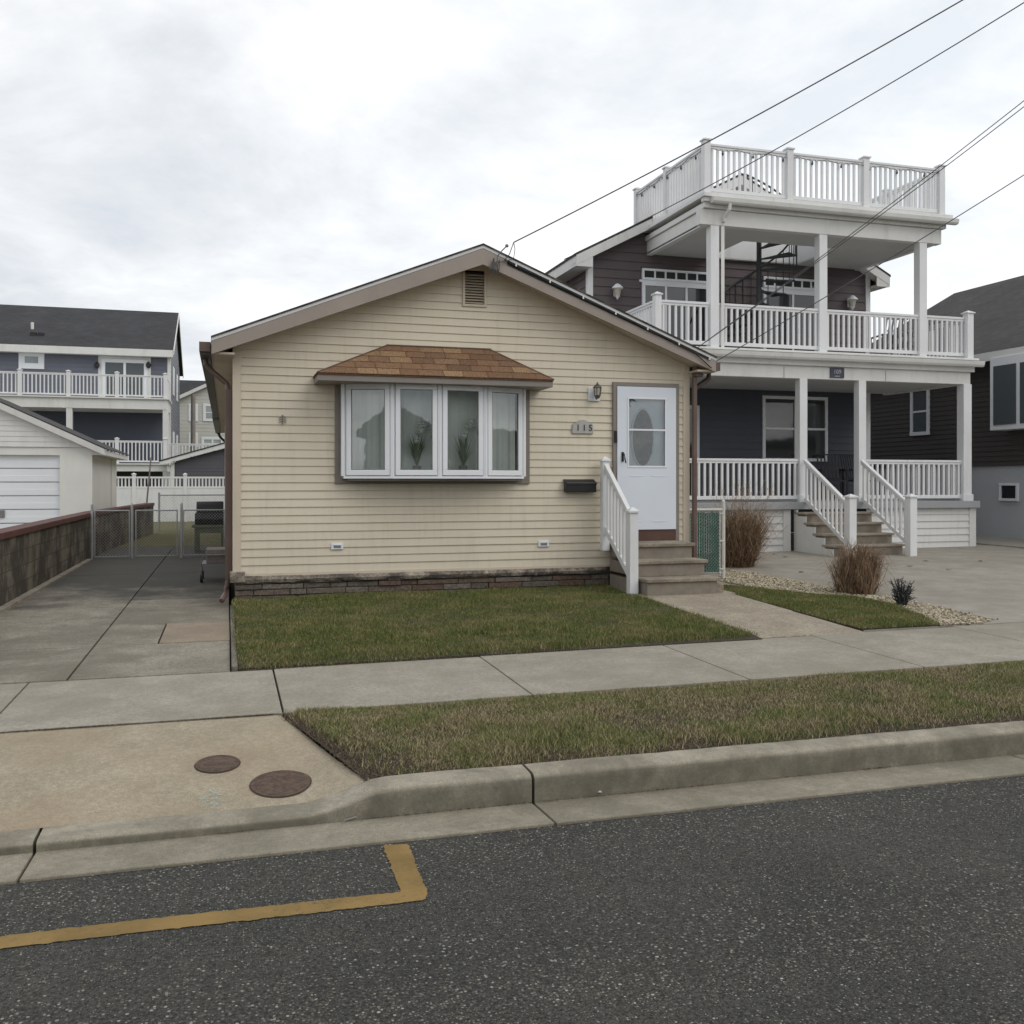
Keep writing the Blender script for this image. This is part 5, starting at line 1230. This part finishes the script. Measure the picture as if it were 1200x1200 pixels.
# white vinyl fence
VF = thing('white_vinyl_fence', (-3, 38.5, 0), 'tall white vinyl privacy fence with a picket top across the back yard', 'fence')
yv = 38.5; px_ = [-9.2, -7.2, -5.25, P(157, 580, yv).x, P(217, 580, yv).x, 0.25, 2.2]
for x in px_: post(VF, x, yv, .0, 1.80, .13, name='post')
for xa, xb in zip(px_, px_[1:]):
    q = MB(); q.box(xa+.065, xb-.065, yv-.02, yv+.02, .03, 1.28); q.box(xa+.065, xb-.065, yv-.03, yv+.03, 1.281, 1.36); q.box(xa+.065, xb-.065, yv-.03, yv+.03, 1.66, 1.73); PN = q.build('panel', 'white_vinyl', VF)
    q = MB(); x = xa+.1
    while x < xb-.12: q.box(x, x+.055, yv-.012, yv+.012, 1.361, 1.659); x += .125
    q.build('pickets', 'white_vinyl', PN)
# dark shed behind the fence
Sh = thing('dark_shed', (0, 42, 0), 'low dark-sided outbuilding with white rake board behind the white fence', 'outbuilding')
sx0, sx1 = P(203, 550, 42).x, 2.9; sxm = (sx0+sx1)/2+.3
q = MB(); clap(q, (sx0, 42, 0), (1,0,0), (0,-1,0), 0, 3.2, .14, .012, lambda z: (max(0, (z-2.35)/.29), sx1-sx0)); clap(q, (sx0, 42, 0), (0,1,0), (-1,0,0), 0, 2.35, .14, .012, lambda z: (0, 3)); q.build('wall', 'shed_siding', Sh)
q = MB(); a0 = P(187, 541, 41.7); a1 = P(262, 520, 41.7); dd_ = (a1-a0); e1 = a0+dd_*1.35
q.prism([a0, e1, e1+Vector((0, 0, -.2)), a0+Vector((0, 0, -.13))], (0, .05, 0)); q.build('rake_board', 'white_paint', Sh)
q = MB(); q.prism([a0+Vector((-.03, -.03, .002)), e1+Vector((0, -.03, .002)), e1+Vector((0, -.03, .05)), a0+Vector((-.03, -.03, .05))], (0, 3.6, 0)); q.build('roof', 'dark_shingle', Sh)
MB().box(sx0-.1, sx0+.05, 41.93, 41.97, .0, 2.3).build('corner_trim', 'white_paint', Sh)

# ================================================================== GREY HOUSE WITH BALCONIES, LEFT REAR
LX1 = -2.56; LYW, LYB = 48.0, 57.5; LXL = -17.0; LD = 45.5
L = thing('grey_house', (-9, LYW, 0), 'three-storey blue-grey house with white balconies and black roof behind the garage', 'house')
le, lp_ = 7.55, 10.15; lm = (LYW+LYB)/2
wx = P(22, 420, LYW).x, P(52, 420, LYW).x; sdx = P(119, 430, LYW).x, P(173, 430, LYW).x
q = MB(); clap(q, (LXL, LYW, 0), (1,0,0), (0,-1,0), 5.2, le+.1, .2, .012, lambda z: (0, LX1-LXL)); clap(q, (LX1, LYW, 0), (0,1,0), (1,0,0), 0, lp_-.2, .2, .012, lambda z: (0, LYB-LYW) if z < le else ((z-le)/(lp_-le)*(lm-LYW), (LYB-LYW)-(z-le)/(lp_-le)*(lm-LYW)))
q.build('wall', 'grey_house_siding', L)
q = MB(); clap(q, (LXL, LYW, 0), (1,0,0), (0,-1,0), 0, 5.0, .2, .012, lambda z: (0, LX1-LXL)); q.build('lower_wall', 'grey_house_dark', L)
MB().box(LX1-.12, LX1+.03, LYW-.03, LYW+.12, 0, le).build('corner_trim', 'white_paint', L)
q = MB(); q.prism([(LXL, LYW-.45, le+.12), (LXL, lm, lp_+.15), (LXL, LYB+.45, le+.12), (LXL, LYB+.45, le), (LXL, lm, lp_), (LXL, LYW-.45, le)], (LX1+.16-LXL, 0, 0)); q.build('roof', 'dark_shingle', L)
MB().box(LXL, LX1+.15, LYW-.49, LYW-.455, le-.2, le+.12).build('eave_board', 'white_paint', L); MB().box(LXL, LX1+.12, LYW-.45, LYW, le-.19, le-.16).build('soffit', 'white_paint', L)
q = MB()
for ya, yb, za, zb in ((LYW-.45, lm, le+.12, lp_+.15), (lm, LYB+.45, lp_+.15, le+.12)): q.prism([(LX1+.162, ya, za-.002), (LX1+.162, yb, zb-.002), (LX1+.162, yb, zb-.22), (LX1+.162, ya, za-.22)], (.03, 0, 0))
q.build('rake_board', 'white_paint', L)
window(L, wx[0], wx[1], P(30, 432, LYW).z, P(30, 411, LYW).z, LYW, 1, False, 'pale_glass', w=.25)
MB().box(sdx[0]-.14, sdx[1]+.14, LYW-.019, LYW+.01, 5.26, le-.2).build('door_surround', 'white_paint', L)
window(L, sdx[0], sdx[1], 5.3, P(140, 421, LYW).z, LYW, 2, False, 'mid_glass', w=.16)
for px in (114, 174):
    p = P(px, 428, LYW); q = MB(); q.lathe((p.x, LYW-.1, p.z-.15), [(.05, 0), (.11, .08), (.11, .2), (.03, .3)], 8); q.build('wall_lamp', 'black_metal', L)
for k in range(4):
    z = 6.6 if k < 2 else 3.4; y = 50+(k % 2)*3.5; MB().box(LX1+.01, LX1+.05, y, y+1.0, z-.8, z+.6).build('side_window', 'white_frame', L)
q = MB(); p = P(36, 390, LYW+1.2); q.tube([(p.x, LYW+1.6, 8.2), (p.x, LYW+1.6, 9.0)], .07, 8); q.build('roof_vent', 'white_paint', L)
for px in (41, 50): p = P(px, 390, LYW+1.2); MB().box(p.x-.12, p.x+.12, LYW+.7, LYW+1.1, 8.1, 8.42).build('roof_vent', 'black_metal', L)
for zf, zc in ((5.25, 4.75), (2.35, 2.0)):
    q = MB(); q.box(LXL, LX1, LD, LYW-.02, zc, zf-.06); q.build('balcony', 'white_paint', L); MB().box(LXL-.02, LX1+.1, LD-.1, LYW-.03, zf-.059, zf).build('balcony_edge', 'white_paint', L)
    xs2 = [P(x, 450, LD).x for x in (23, 80, 137, 195)]; sp_ = xs2[1]-xs2[0]; xs2 = [xs2[0]-sp_*2, xs2[0]-sp_]+xs2; xs2[-1] = LX1-.07
    for x in xs2: post(L, x, LD+.05, zf, zf+1.08, .16)
    for xa, xb in zip(xs2, xs2[1:]): railing(L, (xa, LD+.05, zf), (xb, LD+.05, zf), 1.0, .15, .05, trim0=.08, trim1=.08)
    railing(L, (LX1-.07, LD+.05, zf), (LX1-.07, LYW, zf), 1.0, .15, .05, trim0=.1)
for z0, z1 in ((2.35, 4.75), (0, 2.0)):
    for px in (81, 194):
        x = P(px, 500, LD).x; MB().box(x-.12, x+.12, LD+.02, LD+.26, z0, z1-.001).build('column', 'white_paint', L)
x0 = LX1; 
# landing rail running to the right of the grey house
railing(L, (LX1, LYW+.3, 2.35), (LX1+2.9, LYW+.3, 2.35), 1.0, .15, .05); MB().box(LX1+.02, LX1+3, LYW+.2, LYW+1.6, 2.1, 2.349).build('landing', 'white_paint', L)
for k in range(3): x = LX1+.06+k*1.45; MB().box(x-.06, x+.06, LYW+.24, LYW+.36, 0, 2.099).build('landing_post', 'white_paint', L)

# cream house beyond
K = thing('cream_house', (0, 62, 0), 'pale cream two-storey house with white windows glimpsed between grey house and bungalow gutter', 'house')
kx0 = P(209, 500, 62).x; kx1 = kx0+9; km = (kx0+kx1)/2
q = MB(); clap(q, (kx0, 62, 0), (1,0,0), (0,-1,0), 0, 8.8, .22, .012, lambda z: (0, 9) if z < 6.55 else ((z-6.55)/.5, 9-(z-6.55)/.5)); clap(q, (kx0, 62, 0), (0,1,0), (-1,0,0), 0, 6.55, .22, .012, lambda z: (0, 9)); q.build('wall', 'cream_siding', K)
def kr(x): return 6.75+(min(x-kx0, kx1-x))*.5
q = MB()
for xa, xb in ((kx0-.3, km), (km, kx1+.3)): q.prism([(xa, 61.7, kr(xa)), (xb, 61.7, kr(xb)), (xb, 61.7, kr(xb)-.22), (xa, 61.7, kr(xa)-.22)], (0, .06, 0))
q.build('rake_board', 'white_paint', K); q = MB()
for xa, xb in ((kx0-.3, km), (km, kx1+.3)): q.prism([(xa, 61.76, kr(xa)+.03), (xb, 61.76, kr(xb)+.03), (xb, 61.76, kr(xb)-.05), (xa, 61.76, kr(xa)-.05)], (0, 10, 0))
q.build('roof', 'dark_shingle_side', K); q = MB(); p = P(224, 452, 66)
q.prism([(kx0-5, 64, 6.3), (kx0-5, 67.5, p.z+.5), (kx0-5, 71, 6.3)], (9.5, 0, 0)); q.build('side_roof', 'dark_shingle', K)
for xa, xb, ya, yb in ((221, 232, 473, 494), (238, 262, 473, 494), (221, 232, 507, 524), (236, 262, 512, 528)):
    a = P(xa, ya, 62); b = P(xb, yb, 62); window(K, a.x, b.x, b.z, a.z, 62, 1 if xb-xa < 15 else 2, True, 'pale_glass', w=.16)
pu = P(226, 500, 56); MB().tube([(pu.x, 56, 0), (pu.x+.02, 56, P(226, 462, 56).z)], [.16, .12], 10).build('utility_pole', 'pole_wood', label='grey utility pole standing before the cream house', cat='utility pole')

# ================================================================== STREET DETAILS
def cover(px, py, r, lab):
    z = -.1
    for _ in range(5): p = G(px, py, z); z = apz(p.y)
    t_ = thing('utility_cover', (p.x, p.y, z), lab, 'cover', 'rusty utility covers in the driveway apron'); sl_ = -math.atan2(apz(p.y-.1)-apz(p.y+.1), .2)
    def tl(v): return (v[0], v[1], apxy(v[0], v[1])+v[2])
    q = MB(); n = 40
    q.add([tl((p.x, p.y, .0075))]+[tl((p.x+r*rr*math.cos(2*math.pi*k/n), p.y+r*rr*math.sin(2*math.pi*k/n), .0075)) for rr in (.5, 1) for k in range(n)], [(0, 1+k, 1+(k+1) % n) for k in range(n)]+[(1+k, 1+n+k, 1+n+(k+1) % n, 1+(k+1) % n) for k in range(n)]); q.build('lid', 'iron_cover', t_)
    q = MB(); 
    for k in range(n):
        a, b = 2*math.pi*k/n, 2*math.pi*(k+1)/n; r2 = r*1.035
        q.quad(tl((p.x+r*math.cos(a), p.y+r*math.sin(a), .0065)), tl((p.x+r2*math.cos(a), p.y+r2*math.sin(a), .003)), tl((p.x+r2*math.cos(b), p.y+r2*math.sin(b), .003)), tl((p.x+r*math.cos(b), p.y+r*math.sin(b), .0065)))
    q.build('rim', 'soil', t_)
    q = MB()
    for rr in (.86,):
        q.tube([tl((p.x+r*rr*math.cos(2*math.pi*k/24), p.y+r*rr*math.sin(2*math.pi*k/24), .0075)) for k in range(25)], .002, 4)
    q.build('cast_rings', 'iron_cover', t_)
cover(255, 896, .122, 'smaller round rusty utility cover, farther from the kerb'); cover(329, 918.5, .16, 'larger round rusty utility cover beside the verge corner')
p = G(247, 935, -.13); q = MB(); z = apz(p.y); 
q.quad(*[(p.x+.055*math.cos(k*math.pi/9)*(1+.25*math.sin(k*2.3)), p.y+.11*math.sin(k*math.pi/9)*(1+.2*math.cos(k*1.7)), apxy(p.x, p.y+.11*math.sin(k*math.pi/9)*(1+.2*math.cos(k*1.7)))+.004) for k in range(18)]); struct(q, 'utility_paint_mark', 'blue_mark')
# fallen leaves and litter
def leaf(px, py, zf, s, m='leaf_dead', lab='small dead leaf lying on the neighbour\'s concrete pad', nm='fallen_leaf', cat='leaf', grp='dead leaves on the pad'):
    z = 0
    for _ in range(4): p = G(px, py, z); z = zf(p.x, p.y)
    a = random.random()*6; pts = [(p.x+s*math.cos(a+t)*r_, p.y+s*math.sin(a+t)*r_, z+.008+random.uniform(0, .012)) for t, r_ in ((0, 1), (.8, .5), (1.9, .7), (3.1, 1), (4.1, .5), (5.3, .7))]
    q = MB(); q.add(pts+[(p.x, p.y, z+.018)], [(k, (k+1) % 6, 6) for k in range(6)]); q.build(nm, m, label=lab, cat=cat, group=grp)
for px, py in ((907, 650), (920, 653), (939, 671), (951, 646), (1040, 661), (1066, 664), (1149, 658), (1124, 643), (1085, 658), (985, 655), (1112, 668)): leaf(px, py, nz, random.uniform(.04, .07))
q = MB()
a, b = G(402, 962, -.19), G(455, 950, -.19); q.tube([a, (a+b)/2+Vector((0, .012, .004)), b], [.004, .006, .003], 5); q.build('twig', 'pole_wood', label='thin twig lying in the gutter left of the kerb joint', cat='twig')
q = MB(); a, b = G(825, 917, -.19), G(866, 911, -.19); q.tube([a, (a+b)/2+Vector((0, .01, .004)), b], [.004, .006, .003], 5); q.build('twig', 'pole_wood', label='thin twig lying in the gutter right of the kerb joint', cat='twig')
leaf(703, 930, lambda x, y: -.19, .022, 'litter_white', 'small pale scrap of litter in the gutter just right of the middle kerb joint', 'litter', 'litter', None)
leaf(996, 898, lambda x, y: -.19, .018, 'litter_white', 'small white scrap of litter in the gutter before the right kerb length', 'litter', 'litter', None)
leaf(1098, 886, lambda x, y: -.19, .022, 'litter_white', 'small white scrap of litter at the right kerb joint', 'litter', 'litter', None)

# houses across the street (behind the camera; they are what the windows reflect)
def opp(x0, x1, y1, ze, zp, ax, lab):
    t_ = thing('opposite_house', ((x0+x1)/2, y1, 0), lab, 'house'); y0 = y1-9
    MB().box(x0, x1, y0, y1, -.3, ze).build('wall', 'opposite_wall', t_)
    q = MB(); xm = (x0+x1)/2; q.prism([(x0-.3, y1+.3, ze+.002), (xm, y1+.3, zp), (x1+.3, y1+.3, ze+.002)], (0, -9.6, 0)); q.build('roof', 'opposite_roof', t_)
    for k in range(2): x = x0+1.2+k*(x1-x0-4); MB().box(x, x+1.6, y1, y1+.04, 1.2, 2.5).build('window', 'white_frame', t_)
opp(-13, -4, -15, 3.6, 7.2, 'y', 'grey gabled house across the street, left of the pair facing the bungalow')
opp(-2, 6, -17, 3.0, 5.2, 'y', 'low grey house directly across the street from the bungalow')
opp(27, 50, -15, 3.8, 4.6, 'y', 'long low grey house far to the right across the street')
MB().box(35.6, 36.6, -17, -16, 3.6, 6.6).build('chimney', 'opposite_wall', [o for o in COL.objects if o.get('label') == 'long low grey house far to the right across the street'][0])
opp(9, 17, -15, 5.0, 8.0, 'y', 'tall grey house across the street facing the dark-sided house')
struct(MB().box(-60, 60, -30, -9, -.32, -.08), 'opposite_lots', 'yard_grass')

# ================================================================== SKY AND LIGHT
wd = bpy.data.worlds.new("World"); S.world = wd; wd.use_nodes = True; nt = wd.node_tree; nt.nodes.clear()
def wn(t, **k):
    x = nt.nodes.new(t)
    for a, b in k.items(): setattr(x, a, b)
    return x
SUN_EL, SUN_AZ = 45, 135           # azimuth clockwise from +Y: behind the camera, to its right
out = wn('ShaderNodeOutputWorld'); bg = wn('ShaderNodeBackground'); nt.links.new(bg.outputs[0], out.inputs[0]); bg.inputs[1].default_value = .1
sky = wn('ShaderNodeTexSky', sky_type='NISHITA'); sky.sun_disc = False; sky.sun_elevation = R(SUN_EL); sky.sun_rotation = R(SUN_AZ)
tc = wn('ShaderNodeTexCoord'); sep = wn('ShaderNodeSeparateXYZ'); nt.links.new(tc.outputs['Generated'], sep.inputs[0])
def wm(op, a, b=0):
    x = wn('ShaderNodeMath', operation=op)
    for v, i in ((a, 0), (b, 1)):
        if isinstance(v, (int, float)): x.inputs[i].default_value = v
        else: nt.links.new(v, x.inputs[i])
    return x.outputs[0]
zz = wm('ADD', wm('MAXIMUM', sep.outputs[2], 0), .22)
cv = wn('ShaderNodeCombineXYZ'); nt.links.new(wm('DIVIDE', sep.outputs[0], zz), cv.inputs[0]); nt.links.new(wm('DIVIDE', sep.outputs[1], zz), cv.inputs[1])
def wnoise(scale, detail, rough, loc, dist=0):
    mp = wn('ShaderNodeMapping'); nt.links.new(cv.outputs[0], mp.inputs[0]); mp.inputs['Location'].default_value = loc
    x = wn('ShaderNodeTexNoise'); x.inputs['Scale'].default_value = scale; x.inputs['Detail'].default_value = detail; x.inputs['Roughness'].default_value = rough; x.inputs['Distortion'].default_value = dist
    nt.links.new(mp.outputs[0], x.inputs['Vector']); return x.outputs['Fac']
n1 = wnoise(1.5, 8, .60, (3.85, 7.58, -1.89), .25); n2 = wnoise(.55, 3, .5, (5.42, -1.0, 7.84))
def wramp(f, stops):
    x = wn('ShaderNodeValToRGB'); e = x.color_ramp.elements
    while len(e) < len(stops): e.new(.5)
    for i, (p_, c) in enumerate(stops): e[i].position = p_; e[i].color = (*c, 1)
    nt.links.new(f, x.inputs[0]); return x.outputs[0]
def wmix(f, a, b, mode='MIX'):
    x = wn('ShaderNodeMix', data_type='RGBA', blend_type=mode)
    for v, i in ((f, 0), (a, 6), (b, 7)):
        if isinstance(v, (int, float)): x.inputs[i].default_value = v if i == 0 else (v, v, v, 1)
        elif isinstance(v, tuple): x.inputs[i].default_value = (*v, 1)
        else: nt.links.new(v, x.inputs[i])
    return x.outputs[2]
sumn = wm('ADD', wm('MULTIPLY', n1, .6), wm('MULTIPLY', n2, .4))
cloud = wramp(sumn, [(.39, (.53, .57, .61)), (.46, (.655, .675, .70)), (.53, (.775, .785, .795)), (.61, (1.03, 1.025, 1.01))])
vd_ = wn('ShaderNodeVectorMath', operation='DOT_PRODUCT'); nt.links.new(tc.outputs['Generated'], vd_.inputs[0]); vd_.inputs[1].default_value = (.66, .70, .26)
glow = wm('MULTIPLY', wm('POWER', wm('MAXIMUM', vd_.outputs['Value'], 0), 5), .17)
cloud = wmix(1, cloud, glow, 'ADD')
cl10 = wmix(1, cloud, 9.6, 'MULTIPLY'); fin = wmix(.95, sky.outputs[0], cl10); nt.links.new(fin, bg.inputs[0])
sun = bpy.data.objects.new('Sun', bpy.data.lights.new('Sun', 'SUN')); COL.objects.link(sun)
sun.data.energy = .75; sun.data.angle = R(40); sun.data.color = (1, .93, .85)
az, el = R(SUN_AZ), R(SUN_EL); dirv = Vector((math.sin(az)*math.cos(el), math.cos(az)*math.cos(el), math.sin(el)))
sun.rotation_euler = dirv.to_track_quat('Z', 'Y').to_euler(); sun.location = dirv*50
vs_ = S.view_settings; vs_.view_transform = 'Standard'; vs_.look = 'None'; vs_.exposure = .40; vs_.gamma = 1; vs_.use_curve_mapping = False
